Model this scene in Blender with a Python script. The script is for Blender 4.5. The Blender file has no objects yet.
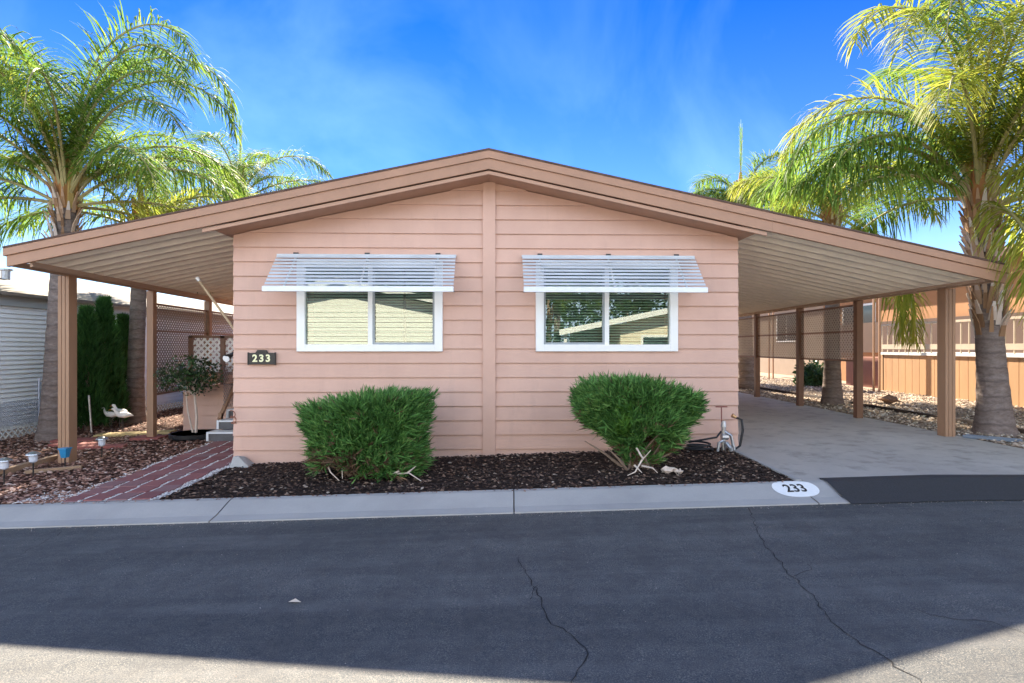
import bpy, math, random
from mathutils import Vector, Matrix
S = bpy.context.scene
COL = S.collection
PI = math.pi
R = math.radians
random.seed(7)
# ------------------------------------------------------------------ camera
EYE = 1.667
cam = bpy.data.cameras.new('camera'); cam_o = bpy.data.objects.new('camera', cam); COL.objects.link(cam_o)
cam.sensor_width = 36; cam.lens = 570/1024*36; cam.shift_y = 5.5/1024
cam.clip_start = .05; cam.clip_end = 3000
cam_o.location = (0, 0, EYE); cam_o.rotation_euler = (PI/2, 0, 0)
S.camera = cam_o
S.render.resolution_x = 1024; S.render.resolution_y = 683
# ------------------------------------------------------------------ sky and sun
SUNV = Vector((-.345, 1.17, 1.0)).normalized()
SUN_EL = math.asin(SUNV.z); SUN_AZ = math.atan2(SUNV.x, SUNV.y)
w = bpy.data.worlds.new('World'); S.world = w; w.use_nodes = True
nt = w.node_tree; nt.nodes.clear()
sky = nt.nodes.new('ShaderNodeTexSky'); sky.sky_type = 'NISHITA'; sky.sun_disc = False
sky.sun_elevation = SUN_EL; sky.sun_rotation = SUN_AZ
sky.air_density = 1.0; sky.dust_density = 0.0; sky.ozone_density = 3.0; sky.altitude = 300
# deep clear blue ahead; added bright fill low behind the camera lights the shaded wall
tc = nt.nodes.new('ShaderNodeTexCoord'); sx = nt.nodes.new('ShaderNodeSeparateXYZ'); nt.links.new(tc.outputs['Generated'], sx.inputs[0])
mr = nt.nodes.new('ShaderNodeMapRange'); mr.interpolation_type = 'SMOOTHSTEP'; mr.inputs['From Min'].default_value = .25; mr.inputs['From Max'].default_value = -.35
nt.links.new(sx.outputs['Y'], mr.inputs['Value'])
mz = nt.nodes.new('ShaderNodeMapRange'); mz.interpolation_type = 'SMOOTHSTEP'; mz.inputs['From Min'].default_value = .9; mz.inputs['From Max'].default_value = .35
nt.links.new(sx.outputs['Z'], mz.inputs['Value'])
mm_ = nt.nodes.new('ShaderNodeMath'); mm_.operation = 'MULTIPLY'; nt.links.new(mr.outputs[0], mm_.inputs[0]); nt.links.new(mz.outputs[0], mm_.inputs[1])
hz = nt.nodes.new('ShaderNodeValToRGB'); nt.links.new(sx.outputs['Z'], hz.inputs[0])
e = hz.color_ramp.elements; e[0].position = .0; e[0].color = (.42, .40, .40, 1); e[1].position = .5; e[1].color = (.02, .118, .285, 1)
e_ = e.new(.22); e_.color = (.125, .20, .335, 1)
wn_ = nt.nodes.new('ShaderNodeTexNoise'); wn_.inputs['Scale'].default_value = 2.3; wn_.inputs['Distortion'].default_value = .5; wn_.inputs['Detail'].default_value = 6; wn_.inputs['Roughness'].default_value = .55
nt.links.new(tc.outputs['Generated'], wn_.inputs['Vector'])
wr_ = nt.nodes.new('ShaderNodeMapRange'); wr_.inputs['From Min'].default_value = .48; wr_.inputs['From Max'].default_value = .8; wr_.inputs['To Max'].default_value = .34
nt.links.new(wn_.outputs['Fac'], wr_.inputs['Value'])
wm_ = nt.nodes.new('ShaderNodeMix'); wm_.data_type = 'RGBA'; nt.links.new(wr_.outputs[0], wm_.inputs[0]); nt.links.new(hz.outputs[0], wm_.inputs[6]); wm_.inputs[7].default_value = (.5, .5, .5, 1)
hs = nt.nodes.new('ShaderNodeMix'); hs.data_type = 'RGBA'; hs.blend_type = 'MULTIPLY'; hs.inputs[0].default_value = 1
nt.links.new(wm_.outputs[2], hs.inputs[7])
fill_ = nt.nodes.new('ShaderNodeMix'); fill_.data_type = 'RGBA'; nt.links.new(mm_.outputs[0], fill_.inputs[0])
nt.links.new(hs.outputs[2], fill_.inputs[6]); fill_.inputs[7].default_value = (3.35, 4.05, 5.1, 1)
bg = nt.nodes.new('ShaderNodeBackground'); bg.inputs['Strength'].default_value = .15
wo = nt.nodes.new('ShaderNodeOutputWorld')
nt.links.new(sky.outputs[0], hs.inputs[6]); nt.links.new(fill_.outputs[2], bg.inputs['Color']); nt.links.new(bg.outputs[0], wo.inputs['Surface'])
sun = bpy.data.lights.new('sun', 'SUN'); sun.energy = 5.0; sun.angle = R(.5); sun.color = (1, .88, .70)
sun_o = bpy.data.objects.new('sun', sun); COL.objects.link(sun_o); sun_o.location = (-6, 30, 25)
sun_o.rotation_euler = (-SUNV).to_track_quat('-Z', 'Y').to_euler()
S.view_settings.view_transform = 'Standard'; S.view_settings.look = 'None'
S.view_settings.exposure = 2.25; S.view_settings.gamma = 1; S.view_settings.use_curve_mapping = False

# ------------------------------------------------------------------ materials
MATS = {}
def srgb(r, g, b):
    f = lambda c: (c/255/12.92 if c/255 <= .04045 else ((c/255+.055)/1.055)**2.4)
    return (f(r), f(g), f(b))
class NT:
    def __init__(s, name):
        s.m = bpy.data.materials.new(name); s.m.use_nodes = True; s.t = s.m.node_tree; s.t.nodes.clear()
        s.out = s.n('ShaderNodeOutputMaterial'); s.co = s.n('ShaderNodeTexCoord')
    def n(s, k, **kw):
        x = s.t.nodes.new(k)
        for a, b in kw.items(): setattr(x, a, b)
        return x
    def l(s, a, b): s.t.links.new(a, b)
    def noise(s, scale, detail=4, rough=.6, vec=None, stretch=None):
        x = s.n('ShaderNodeTexNoise'); x.inputs['Scale'].default_value = scale
        x.inputs['Detail'].default_value = detail; x.inputs['Roughness'].default_value = rough
        v = vec or s.co.outputs['Object']
        if stretch:
            mp = s.n('ShaderNodeMapping'); mp.inputs['Scale'].default_value = stretch; s.l(v, mp.inputs[0]); v = mp.outputs[0]
        s.l(v, x.inputs['Vector']); return x.outputs['Fac']
    def ramp(s, fac, stops):
        r = s.n('ShaderNodeValToRGB'); e = r.color_ramp.elements
        while len(e) < len(stops): e.new(.5)
        for i, (p, c) in enumerate(stops):
            e[i].position = p; e[i].color = (*c, 1) if len(c) == 3 else c
        s.l(fac, r.inputs[0]); return r.outputs[0]
    def mix(s, fac, a, b, mode='MIX'):
        x = s.n('ShaderNodeMix', data_type='RGBA', blend_type=mode)
        for v, i in ((fac, 0), (a, 6), (b, 7)):
            if hasattr(v, 'is_linked'): s.l(v, x.inputs[i])
            elif isinstance(v, (int, float)): x.inputs[i].default_value = v
            else: x.inputs[i].default_value = (*v, 1)
        return x.outputs[2]
    def math(s, op, a, b=0.):
        x = s.n('ShaderNodeMath', operation=op)
        for v, i in ((a, 0), (b, 1)):
            if hasattr(v, 'is_linked'): s.l(v, x.inputs[i])
            else: x.inputs[i].default_value = v
        return x.outputs[0]
    def island(s):
        return s.n('ShaderNodeNewGeometry').outputs['Random Per Island']
    def bump(s, h, strength=.3, dist=.01):
        b = s.n('ShaderNodeBump'); b.inputs['Strength'].default_value = strength; b.inputs['Distance'].default_value = dist
        s.l(h, b.inputs['Height']); return b.outputs[0]
    def finish(s, col, rough=.8, bump=None, metal=0., spec=.5, transl=0.):
        p = s.n('ShaderNodeBsdfPrincipled')
        if hasattr(col, 'is_linked'): s.l(col, p.inputs['Base Color'])
        else: p.inputs['Base Color'].default_value = (*col, 1)
        if hasattr(rough, 'is_linked'): s.l(rough, p.inputs['Roughness'])
        else: p.inputs['Roughness'].default_value = rough
        p.inputs['Metallic'].default_value = metal; p.inputs['Specular IOR Level'].default_value = spec
        if bump is not None: s.l(bump, p.inputs['Normal'])
        o = p.outputs[0]
        if transl > 0:
            tr = s.n('ShaderNodeBsdfTranslucent')
            if hasattr(col, 'is_linked'): s.l(col, tr.inputs[0])
            else: tr.inputs[0].default_value = (*col, 1)
            mx = s.n('ShaderNodeMixShader'); mx.inputs[0].default_value = transl
            s.l(o, mx.inputs[1]); s.l(tr.outputs[0], mx.inputs[2]); o = mx.outputs[0]
        s.l(o, s.out.inputs[0]); return s.m
def sc(c, k): return tuple(min(1, x*k) for x in c)
def simple(name, c, rough=.6, var=.12, ns=6, bs=.15, bn=60, metal=0, spec=.4, stretch=None):
    if name in MATS: return MATS[name]
    t = NT(name)
    f = t.noise(ns, 5, .65, stretch=stretch)
    col = t.ramp(f, [(.25, sc(c, 1-var)), (.75, sc(c, 1+var))])
    b = t.bump(t.noise(bn, 3, stretch=stretch), bs, .004) if bs else None
    MATS[name] = t.finish(col, rough, b, metal, spec); return MATS[name]
def island_mat(name, stops, rough=.85, transl=0, spec=.3, nscale=None):
    t = NT(name); f = t.island()
    if nscale: f = t.math('ADD', t.math('MULTIPLY', f, .6), t.math('MULTIPLY', t.noise(nscale, 2), .5))
    col = t.ramp(f, stops)
    MATS[name] = t.finish(col, rough, None, 0, spec, transl); return MATS[name]

# siding paint: dusty pink, faint vertical weathering
t = NT('pink_siding_paint')
f = t.noise(1.6, 5, .6, stretch=(1, 1, .7)); g = t.noise(22, 4, .6, stretch=(1, 1, 6))
col = t.ramp(f, [(.3, (.585, .372, .292)), (.7, (.67, .435, .345))])
col = t.mix(t.math('MULTIPLY', t.math('SUBTRACT', 1., g), .28), col, (.47, .28, .21))
isl = t.ramp(t.island(), [(0, (.93, .93, .93)), (1, (1.0, .985, .97))]); st_ = t.noise(5, 5, .7, stretch=(1, 1, .12))
col = t.mix(1, col, isl, 'MULTIPLY'); col = t.mix(t.ramp(st_, [(.55, (0, 0, 0)), (.8, (.3, .3, .3))]), col, (.40, .27, .21))
PINK = t.finish(col, .62, t.bump(t.noise(40, 4, .7, stretch=(.25, 1, 1)), .18, .004), 0, .35)
TRIM = simple('brown_trim_paint', (.36, .20, .125), .5, .1, 3, .1, 30)
TRIM2 = simple('dark_brown_trim_paint', (.30, .145, .10), .5, .1, 3, .1, 30)
SHING = simple('brown_roof_shingle', (.10, .06, .045), .9, .35, 14, .6, 80)
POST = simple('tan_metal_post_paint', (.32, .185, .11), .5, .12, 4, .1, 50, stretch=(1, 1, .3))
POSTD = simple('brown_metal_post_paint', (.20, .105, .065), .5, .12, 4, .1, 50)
SOFF = simple('tan_soffit_paint', (.42, .25, .17), .6, .08, 3, .1, 40)
PANEL = simple('beige_metal_roof_panel', (.88, .79, .67), .42, .1, 2.5, .04, 30, spec=.5)
BEAM = simple('tan_metal_beam', (.40, .27, .19), .5, .1, 3, .05, 30)
WHITE = simple('white_vinyl', (.80, .80, .78), .35, .03, 3, .03, 30)
WMETAL = simple('white_painted_metal', (.72, .74, .76), .35, .05, 3, .05, 40)
BLACK = simple('black_metal', (.02, .018, .018), .4, .2, 8, .1)
RUBBER = simple('black_rubber', (.018, .018, .02), .55, .2, 8, .1)
STEEL = simple('grey_galvanised_metal', (.42, .43, .45), .35, .2, 12, .1, metal=.8)
SCREEN = simple('brown_lattice_plastic', (.50, .44, .38), .6, .1, 3, 0)
DARKROOM = simple('dark_interior', (.05, .05, .05), .9, .1, 2, 0)
CREAM = simple('cream_tile', (.85, .82, .5), .5, .05, 5, 0)
WOOD = simple('weathered_timber', (.33, .21, .13), .8, .3, 9, .4, 40, stretch=(1, 6, 6))
BLUE = simple('blue_glazed_plastic', (.03, .22, .42), .3, .2, 8, 0)
ORANGE = simple('orange_board_wall', (.36, .17, .07), .7, .12, 2, .2, 20)
NBEIGE = simple('pale_beige_stucco', (.30, .225, .165), .8, .08, 2, .2, 30)
TERRA = simple('brick_red', (.27, .085, .07), .85, .25, 14, .4, 50)
CONC = None
t = NT('pale_concrete')
f = t.noise(1.1, 6, .65); g = t.noise(55, 4, .7); h = t.noise(.35, 3)
c = t.ramp(f, [(.3, (.37, .355, .335)), (.7, (.49, .47, .44))])
c = t.mix(t.math('MULTIPLY', g, .35), c, (.22, .22, .225))
c = t.mix(t.math('MULTIPLY', h, .25), c, (.27, .26, .25))
CONC = t.finish(c, .8, t.bump(g, .25, .004), 0, .3)
t = NT('driveway_concrete')
f = t.noise(.8, 6, .7, stretch=(1, .5, 1)); g = t.noise(70, 4, .7); h = t.noise(3.2, 5, .7)
c = t.ramp(f, [(.3, (.40, .365, .325)), (.7, (.54, .50, .445))])
c = t.mix(t.ramp(h, [(.5, (0, 0, 0)), (.68, (.65, .65, .65))]), c, (.22, .2, .18))
st_ = t.noise(1.7, 3, .5); c = t.mix(t.ramp(st_, [(.66, (0, 0, 0)), (.74, (.55, .55, .55))]), c, (.12, .11, .1))
c = t.mix(t.math('MULTIPLY', g, .3), c, (.28, .26, .24))
DRIVE = t.finish(c, .75, t.bump(g, .2, .004), 0, .3)
t = NT('asphalt')
g = t.noise(130, 3, .8); f = t.noise(.9, 5, .65, stretch=(.25, 1.8, 1)); h = t.noise(14, 5, .75)
c = t.ramp(g, [(.3, (.028, .036, .046)), (.5, (.088, .095, .10)), (.7, (.34, .30, .25))])
c = t.mix(t.ramp(f, [(.35, (.9, .9, .9)), (.62, (0, 0, 0))]), c, t.mix(1, c, (.55, .57, .6), 'MULTIPLY'))
k3 = t.noise(1.3, 4, .6, stretch=(.12, 3.2, 1)); c = t.mix(t.ramp(k3, [(.5, (0, 0, 0)), (.68, (.38, .38, .38))]), c, (.17, .168, .165)); k2 = t.noise(3.3, 6, .7); c = t.mix(t.ramp(k2, [(.35, (.55, .55, .55)), (.6, (0, 0, 0))]), c, (.05, .05, .053))
c = t.mix(t.ramp(h, [(.45, (0, 0, 0)), (.75, (.4, .4, .4))]), c, (.15, .14, .125))
ASPH = t.finish(c, .8, t.bump(t.math('ADD', g, t.math('MULTIPLY', h, .4)), .5, .006), 0, .35)
t = NT('new_black_asphalt')
g = t.noise(110, 3, .8); f = t.noise(2, 5, .7)
c = t.ramp(g, [(.35, (.022, .022, .024)), (.75, (.06, .06, .062))])
c = t.mix(t.math('MULTIPLY', f, .4), c, (.06, .06, .065))
PATCH = t.finish(c, .75, t.bump(g, .5, .006), 0, .35)
CRACK = simple('crack_filler_dark', (.022, .021, .021), .9, .2, 9, 0)
def soil(name, a, b, c3):
    t = NT(name); g = t.noise(38, 5, .8); f = t.noise(2.2, 4)
    c = t.ramp(g, [(.3, a), (.52, b), (.72, c3)])
    c = t.mix(t.math('MULTIPLY', f, .45), c, a)
    return t.finish(c, .95, t.bump(g, .9, .03), 0, .15)
MULCH = soil('dark_mulch_soil', (.02, .013, .011), (.05, .032, .025), (.1, .065, .048))
MULCHR = soil('reddish_mulch_soil', (.05, .025, .018), (.12, .06, .042), (.22, .13, .1))
DIRT = soil('dry_ground', (.24, .18, .12), (.36, .28, .2), (.46, .37, .27))
GRAV = soil('gravel_soil', (.2, .15, .11), (.36, .28, .21), (.5, .41, .33))
CHIPD = island_mat('dark_bark_chips', [(0, (.016, .011, .009)), (.5, (.055, .034, .026)), (.82, (.12, .07, .05)), (.95, (.26, .17, .12)), (1, (.42, .35, .28))])
CHIPR = island_mat('reddish_bark_chips', [(0, (.06, .028, .022)), (.45, (.20, .10, .072)), (.8, (.36, .20, .15)), (.95, (.5, .35, .28)), (1, (.6, .48, .42))])
PEBB = island_mat('mixed_gravel_stones', [(0, (.16, .12, .095)), (.5, (.40, .31, .24)), (.85, (.55, .46, .37)), (1, (.7, .64, .57))])
WGRAV = island_mat('white_joint_gravel', [(0, (.42, .38, .36)), (1, (.75, .72, .7))])
PALMG = island_mat('palm_leaflets', [(0, (.05, .12, .022)), (.4, (.11, .21, .035)), (.75, (.2, .29, .045)), (1, (.34, .37, .07))], .62, .6, .22, 1.3)
PALMY = island_mat('sunlit_palm_leaflets', [(0, (.12, .2, .025)), (.5, (.28, .33, .045)), (1, (.5, .44, .08))], .62, .6, .22, 1.3)  # sunlit look of the yellower fronds, painted into the leaflet colour
JUN = island_mat('juniper_needles', [(0, (.014, .042, .012)), (.35, (.055, .14, .032)), (.7, (.12, .29, .065)), (1, (.30, .46, .14))], .6, .2, .3, 3)
DRYF = island_mat('dry_juniper', [(0, (.08, .045, .025)), (1, (.24, .15, .09))])
JUNY = island_mat('bright_juniper_needles', [(0, (.05, .15, .02)), (1, (.13, .28, .04))], .6, .2, .3)
CYP = island_mat('cypress_sprays', [(0, (.012, .045, .012)), (.5, (.03, .10, .022)), (1, (.07, .17, .035))], .6, .25, .3, 2.5)
CAM = island_mat('glossy_dark_leaves', [(0, (.012, .035, .012)), (.6, (.03, .08, .025)), (1, (.09, .16, .06))], .3, .15, .5)
TREEL = island_mat('tree_leaves', [(0, (.03, .06, .015)), (.6, (.06, .11, .03)), (1, (.13, .18, .05))], .6, .3, .3, 1)
t = NT('palm_trunk_bark')
z = t.n('ShaderNodeSeparateXYZ'); t.l(t.co.outputs['Object'], z.inputs[0])
ns = t.noise(3, 4, .6)
wv = t.math('SINE', t.math('ADD', t.math('MULTIPLY', z.outputs[2], 27), t.math('MULTIPLY', ns, 5)))
f = t.noise(9, 5, .75, stretch=(1, 1, 2.5)); fine = t.noise(30, 4, .7, stretch=(2.5, 2.5, .6))
c = t.ramp(f, [(.3, (.12, .09, .08)), (.7, (.31, .25, .225))])
c = t.mix(t.ramp(wv, [(.8, (0, 0, 0)), (1, (.6, .6, .6))]), c, (.09, .07, .065))
c = t.mix(t.math('MULTIPLY', fine, .45), c, (.16, .125, .11))
BARK = t.finish(c, .9, t.bump(t.math('ADD', wv, fine), .6, .02), 0, .2)
BOOT = island_mat('palm_leaf_bases', [(0, (.16, .09, .05)), (.4, (.34, .2, .11)), (.75, (.45, .33, .25)), (1, (.6, .54, .5))], .85)
CSHAFT = island_mat('orange_leaf_sheath', [(0, (.32, .13, .05)), (.6, (.42, .22, .08)), (1, (.36, .3, .1))], .8)
BRANCH = simple('grey_brown_branch', (.27, .19, .14), .9, .3, 14, .4, 60)
DEADW = simple('bleached_dead_wood', (.6, .5, .42), .9, .2, 14, .4, 60)
t = NT('walkway_pavers')
f = t.island(); g = t.noise(40, 4, .7)
c = t.ramp(f, [(0, (.24, .09, .09)), (.5, (.34, .13, .12)), (1, (.28, .17, .165))])
c = t.mix(t.math('MULTIPLY', g, .5), c, (.11, .06, .06))
PAVER = t.finish(c, .85, t.bump(g, .4, .005), 0, .3)
t = NT('window_glass')
lw = t.n('ShaderNodeFresnel'); lw.inputs['IOR'].default_value = 1.5
fac = t.math('MINIMUM', t.math('MULTIPLY', lw.outputs[0], 2.6), 1.)
gl = t.n('ShaderNodeBsdfGlossy'); gl.inputs['Roughness'].default_value = 0.0; gl.inputs['Color'].default_value = (.98, 1, .97, 1)
tr = t.n('ShaderNodeBsdfTransparent'); tr.inputs[0].default_value = (.78, .86, .82, 1)
mx = t.n('ShaderNodeMixShader'); t.l(fac, mx.inputs[0]); t.l(tr.outputs[0], mx.inputs[1]); t.l(gl.outputs[0], mx.inputs[2]); t.l(mx.outputs[0], t.out.inputs[0])
GLASS = t.m
BLIND = simple('blind_slats', (.62, .70, .60), .6, .05, 3, 0)

# ------------------------------------------------------------------ mesh helpers
class MB:
    def __init__(s): s.v = []; s.f = []
    def quad(s, a, b, c, d):
        n = len(s.v); s.v += [tuple(a), tuple(b), tuple(c), tuple(d)]; s.f.append((n, n+1, n+2, n+3)); return s
    def tri(s, a, b, c):
        n = len(s.v); s.v += [tuple(a), tuple(b), tuple(c)]; s.f.append((n, n+1, n+2)); return s
    def hexa(s, p):      # 8 points: bottom ring 0-3, top ring 4-7
        n = len(s.v); s.v += [tuple(q) for q in p]
        for q in ((3, 2, 1, 0), (4, 5, 6, 7), (0, 1, 5, 4), (1, 2, 6, 5), (2, 3, 7, 6), (3, 0, 4, 7)): s.f.append(tuple(n+i for i in q))
        return s
    def box(s, x0, x1, y0, y1, z0, z1):
        return s.hexa([(x0, y0, z0), (x1, y0, z0), (x1, y1, z0), (x0, y1, z0), (x0, y0, z1), (x1, y0, z1), (x1, y1, z1), (x0, y1, z1)])
    def bar(s, a, b, w_, h_=None, up=(0, 0, 1)):     # rectangular bar along a->b
        h_ = h_ or w_; a = Vector(a); b = Vector(b); d = (b-a).normalized(); u = Vector(up)
        if abs(d.dot(u)) > .98: u = Vector((0, 1, 0))
        x = d.cross(u).normalized()*(w_/2); y = x.cross(d).normalized()*(h_/2)
        return s.hexa([a-x-y, a+x-y, a+x+y, a-x+y, b-x-y, b+x-y, b+x+y, b-x+y])
    def tube(s, pts, rads, n=8, cap=True, jit=0):
        pts = [Vector(p) for p in pts]
        if not isinstance(rads, (list, tuple)): rads = [rads]*len(pts)
        base = len(s.v); prev = None
        for i, p in enumerate(pts):
            d = (pts[min(i+1, len(pts)-1)]-pts[max(i-1, 0)]).normalized()
            if prev is None:
                x = d.orthogonal().normalized()
            else:
                x = (prev-d*prev.dot(d)).normalized()
            prev = x; y = d.cross(x)
            for k in range(n):
                a = 2*PI*k/n; r = rads[i]*(1+random.uniform(-jit, jit))
                s.v.append(tuple(p+(x*math.cos(a)+y*math.sin(a))*r))
        for i in range(len(pts)-1):
            for k in range(n):
                a = base+i*n+k; b = base+i*n+(k+1) % n
                s.f.append((a, b, b+n, a+n))
        if cap:
            s.f.append(tuple(base+k for k in range(n))[::-1]); s.f.append(tuple(base+(len(pts)-1)*n+k for k in range(n)))
        return s
    def lathe(s, cx, cy, prof, n=16):
        return s.tube([(cx, cy, z) for r, z in prof], [max(r, .0005) for r, z in prof], n)
    def strip(s, pa, pb):
        n = len(s.v)
        for a, b in zip(pa, pb): s.v += [tuple(a), tuple(b)]
        for i in range(len(pa)-1): s.f.append((n+2*i, n+2*i+1, n+2*i+3, n+2*i+2))
        return s
    def blob(s, c, r, flat=1.):     # irregular octahedral stone or chip
        n = len(s.v); a = random.uniform(0, PI); ca, sa = math.cos(a), math.sin(a)
        rx, ry, rz = r*random.uniform(.6, 1.4), r*random.uniform(.5, 1), r*random.uniform(.5, 1)*flat
        ti = random.uniform(-.5, .5)
        for x, y, z in ((1, .1, 0), (-1, .1, 0), (.1, 1, .1), (0, -1, 0), (.15, 0, 1), (0, 0, -.8), (.6, .6, .5), (-.6, -.5, .5)):
            x *= rx; y *= ry; z = z*rz+x*ti*flat
            s.v.append((c[0]+x*ca-y*sa, c[1]+x*sa+y*ca, c[2]+z))
        for q in ((0, 6, 4), (6, 2, 4), (2, 1, 4), (1, 7, 4), (7, 3, 4), (3, 0, 4), (0, 2, 6), (1, 3, 7), (0, 5, 2), (2, 5, 1), (1, 5, 3), (3, 5, 0)):
            s.f.append(tuple(n+i for i in q))
        return s
    def build(s, name, mat, parent=None, off=(0, 0, 0), smooth=False, bevel=0):
        me = bpy.data.meshes.new(name)
        o3 = Vector(off)
        me.from_pydata([tuple(Vector(v)-o3) for v in s.v] if o3.length else s.v, [], s.f); me.update()
        me.materials.append(mat)
        if smooth: me.polygons.foreach_set('use_smooth', [True]*len(me.polygons))
        o = bpy.data.objects.new(name, me); COL.objects.link(o)
        if parent: o.parent = parent
        elif o3.length: o.location = off
        if bevel:
            b = o.modifiers.new('bevel', 'BEVEL'); b.width = bevel; b.segments = 2; b.limit_method = 'ANGLE'; b.angle_limit = R(40)
        return o
def tag(o, label=None, cat=None, group=None, kind=None):
    if label: o['label'] = label
    if cat: o['category'] = cat
    if group: o['group'] = group
    if kind: o['kind'] = kind
    return o
def empty(name, loc, rz=0, label=None, cat=None, group=None):
    o = bpy.data.objects.new(name, None); o.empty_display_size = .3; COL.objects.link(o)
    o.location = loc; o.rotation_euler = (0, 0, rz); return tag(o, label, cat, group)
def struct(o): o['kind'] = 'structure'; return o
def text_mb(txt, size, mat, name, parent, loc, rot, extr=.003, bold=0):
    cu = bpy.data.curves.new('t', 'FONT'); cu.body = txt; cu.size = size; cu.extrude = extr; cu.align_x = 'CENTER'; cu.align_y = 'CENTER'; cu.offset = bold
    to = bpy.data.objects.new('t', cu); COL.objects.link(to)
    dg = bpy.context.evaluated_depsgraph_get(); dg.update()
    me = bpy.data.meshes.new_from_object(to.evaluated_get(dg)); me.name = name
    bpy.data.objects.remove(to)
    me.materials.clear(); me.materials.append(mat)
    o = bpy.data.objects.new(name, me); COL.objects.link(o); o.parent = parent; o.location = loc; o.rotation_euler = rot
    return o

# ------------------------------------------------------------------ ground levels: the lot falls gently to the left
def rz(x): return .03*max(-14., min(4.6, x))
def gz(x): return .12+rz(x)
XB = [-300, -60, -14, 4.6, 60, 300]
def sheet(name, x0, x1, y0, y1, dz, mat, xl=None, xr=None, nx=None, ny=1, rough=0):
    m = MB()
    if nx: xs = [x0+(x1-x0)*i/nx for i in range(nx+1)]
    else: xs = sorted({x0, x1, *[b for b in XB if x0 < b < x1]})
    ys = [y0+(y1-y0)*j/ny for j in range(ny+1)]
    W = len(xs)
    for j, y in enumerate(ys):
        for i, x in enumerate(xs):
            e = rough if (0 < i < W-1 and 0 < j < ny) else 0
            m.v.append((x, y, gz(x)+dz+random.uniform(-e, e)))
    for j in range(ny):
        for i in range(W-1): m.f.append((j*W+i, j*W+i+1, (j+1)*W+i+1, (j+1)*W+i))
    return struct(m.build(name, mat, smooth=bool(rough)))
sheet('ground', -300, 300, -300, 500, -.22, DIRT)
sheet('road', -200, 200, -3.6, 5.72, -.12, ASPH)
# rolled concrete kerb along the near side of the lot
def kerb(name, x0, x1, y, sgn=1):
    m = MB(); prof = [(0, -.16), (0, -.108), (.05, -.10), (.14, -.088), (.42, -.006), (.5, 0), (.5, -.16)]
    cuts = [x0]; x = x0
    while x < x1-3.4:
        x += 3.05; cuts.append(x-.006); cuts.append(x+.006)
    cuts.append(x1)
    for a, b in zip(cuts[::2], cuts[1::2]):
        segs = [a]+[q for q in XB if a < q < b]+[b]
        for p, q in zip(segs, segs[1:]):
            for (u, h), (u2, h2) in zip(prof, prof[1:]):
                m.quad((p, y+sgn*u, gz(p)+h), (q, y+sgn*u, gz(q)+h), (q, y+sgn*u2, gz(q)+h2), (p, y+sgn*u2, gz(p)+h2))
            m.quad((p, y+sgn*.5, gz(p)), (p, y, gz(p)-.16), (p, y+sgn*.001, gz(p)-.16), (p, y+sgn*.5, gz(p)-.16))
    return struct(m.build(name, CONC))
kerb('kerb', -33.53, 3.45, 5.70); kerb('kerb', 7.3, 60, 5.70)
kerb('kerb', -40, 40, -3.6, -1)
# asphalt apron laid over the gutter in front of the driveway
m = MB(); xs = [3.37, 4.6, 7.3]
for a, b in zip(xs, xs[1:]):
    AP = [(5.66, -.112), (5.84, -.068), (6.1, .006), (6.2, .014), (6.27, .006)]
    for (y, h), (y2, h2) in zip(AP, AP[1:]):
        m.quad((a, y, gz(a)+h), (b, y, gz(b)+h), (b, y2, gz(b)+h2), (a, y2, gz(a)+h2))
m.quad((3.37, 5.66, gz(3.37)-.2), (3.37, 5.8, gz(3.37)-.09), (3.37, 6.24, gz(3.37)+.012), (3.37, 6.24, gz(3.37)-.2))
struct(m.build('driveway_apron', PATCH))
struct(sheet('driveway', 3.17, 7.08, 6.2, 24, 0, DRIVE))
struct(MB().box(3.09, 3.15, 6.2, 24, gz(3.1)-.15, gz(3.1)+.012).build('driveway_edge', CONC))
for y in (9.6, 13.1, 16.6):
    struct(MB().quad((3.17, y, gz(3.17)+.003), (7.08, y, gz(7.08)+.003), (7.08, y+.014, gz(7.08)+.003), (3.17, y+.014, gz(3.17)+.003)).build('driveway_joint', CRACK))
sheet('planting_bed', -3.86, 3.09, 6.2, 8.6, -.008, MULCH, nx=90, ny=30, rough=.012)
sheet('garden_ground', -10.25, -4.2, 6.2, 34, -.02, MULCHR, nx=60, ny=150, rough=.015)
sheet('gravel_ground', 7.08, 12.0, 6.2, 40, -.012, GRAV, nx=40, ny=120, rough=.012)
sheet('gravel_ground', 12.0, 30, 6.2, 40, -.016, GRAV)
sheet('far_yard', -10.25, 12, 30, 60, -.03, DIRT)
def scatter(name, mat, n, fx, r, flat, base=0):
    m = MB()
    for i in range(n):
        x, y = fx(); m.blob((x, y, gz(x)+base+random.uniform(0, .012)), r*random.uniform(.5, 1.5), flat)
    return tag(m.build(name, mat), name.replace('_', ' '), 'ground cover', kind='stuff')
tag(scatter('bark_mulch', CHIPD, 9000, lambda: (random.uniform(-3.84, 3.07), random.uniform(6.21, 8.5)), .02, .5), 'dark brown bark mulch covering the bed below the house wall', 'mulch')
def fl():
    while 1:
        y = 6.22+random.random()**1.6*13; x = random.uniform(-10.2, -4.6)
        if x < -4.93-.1*(y-6.3): return x, y
tag(scatter('bark_chips', CHIPR, 17000, fl, .027, .5), 'reddish brown bark chips spread over the left garden', 'bark chips')
def fr():
    while 1:
        y = 6.22+random.random()**1.5*22; x = random.uniform(7.08, 12)
        return x, y
tag(scatter('gravel_stones', PEBB, 17000, fr, .027, .8), 'tan and grey gravel stones right of the driveway', 'gravel')

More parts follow.
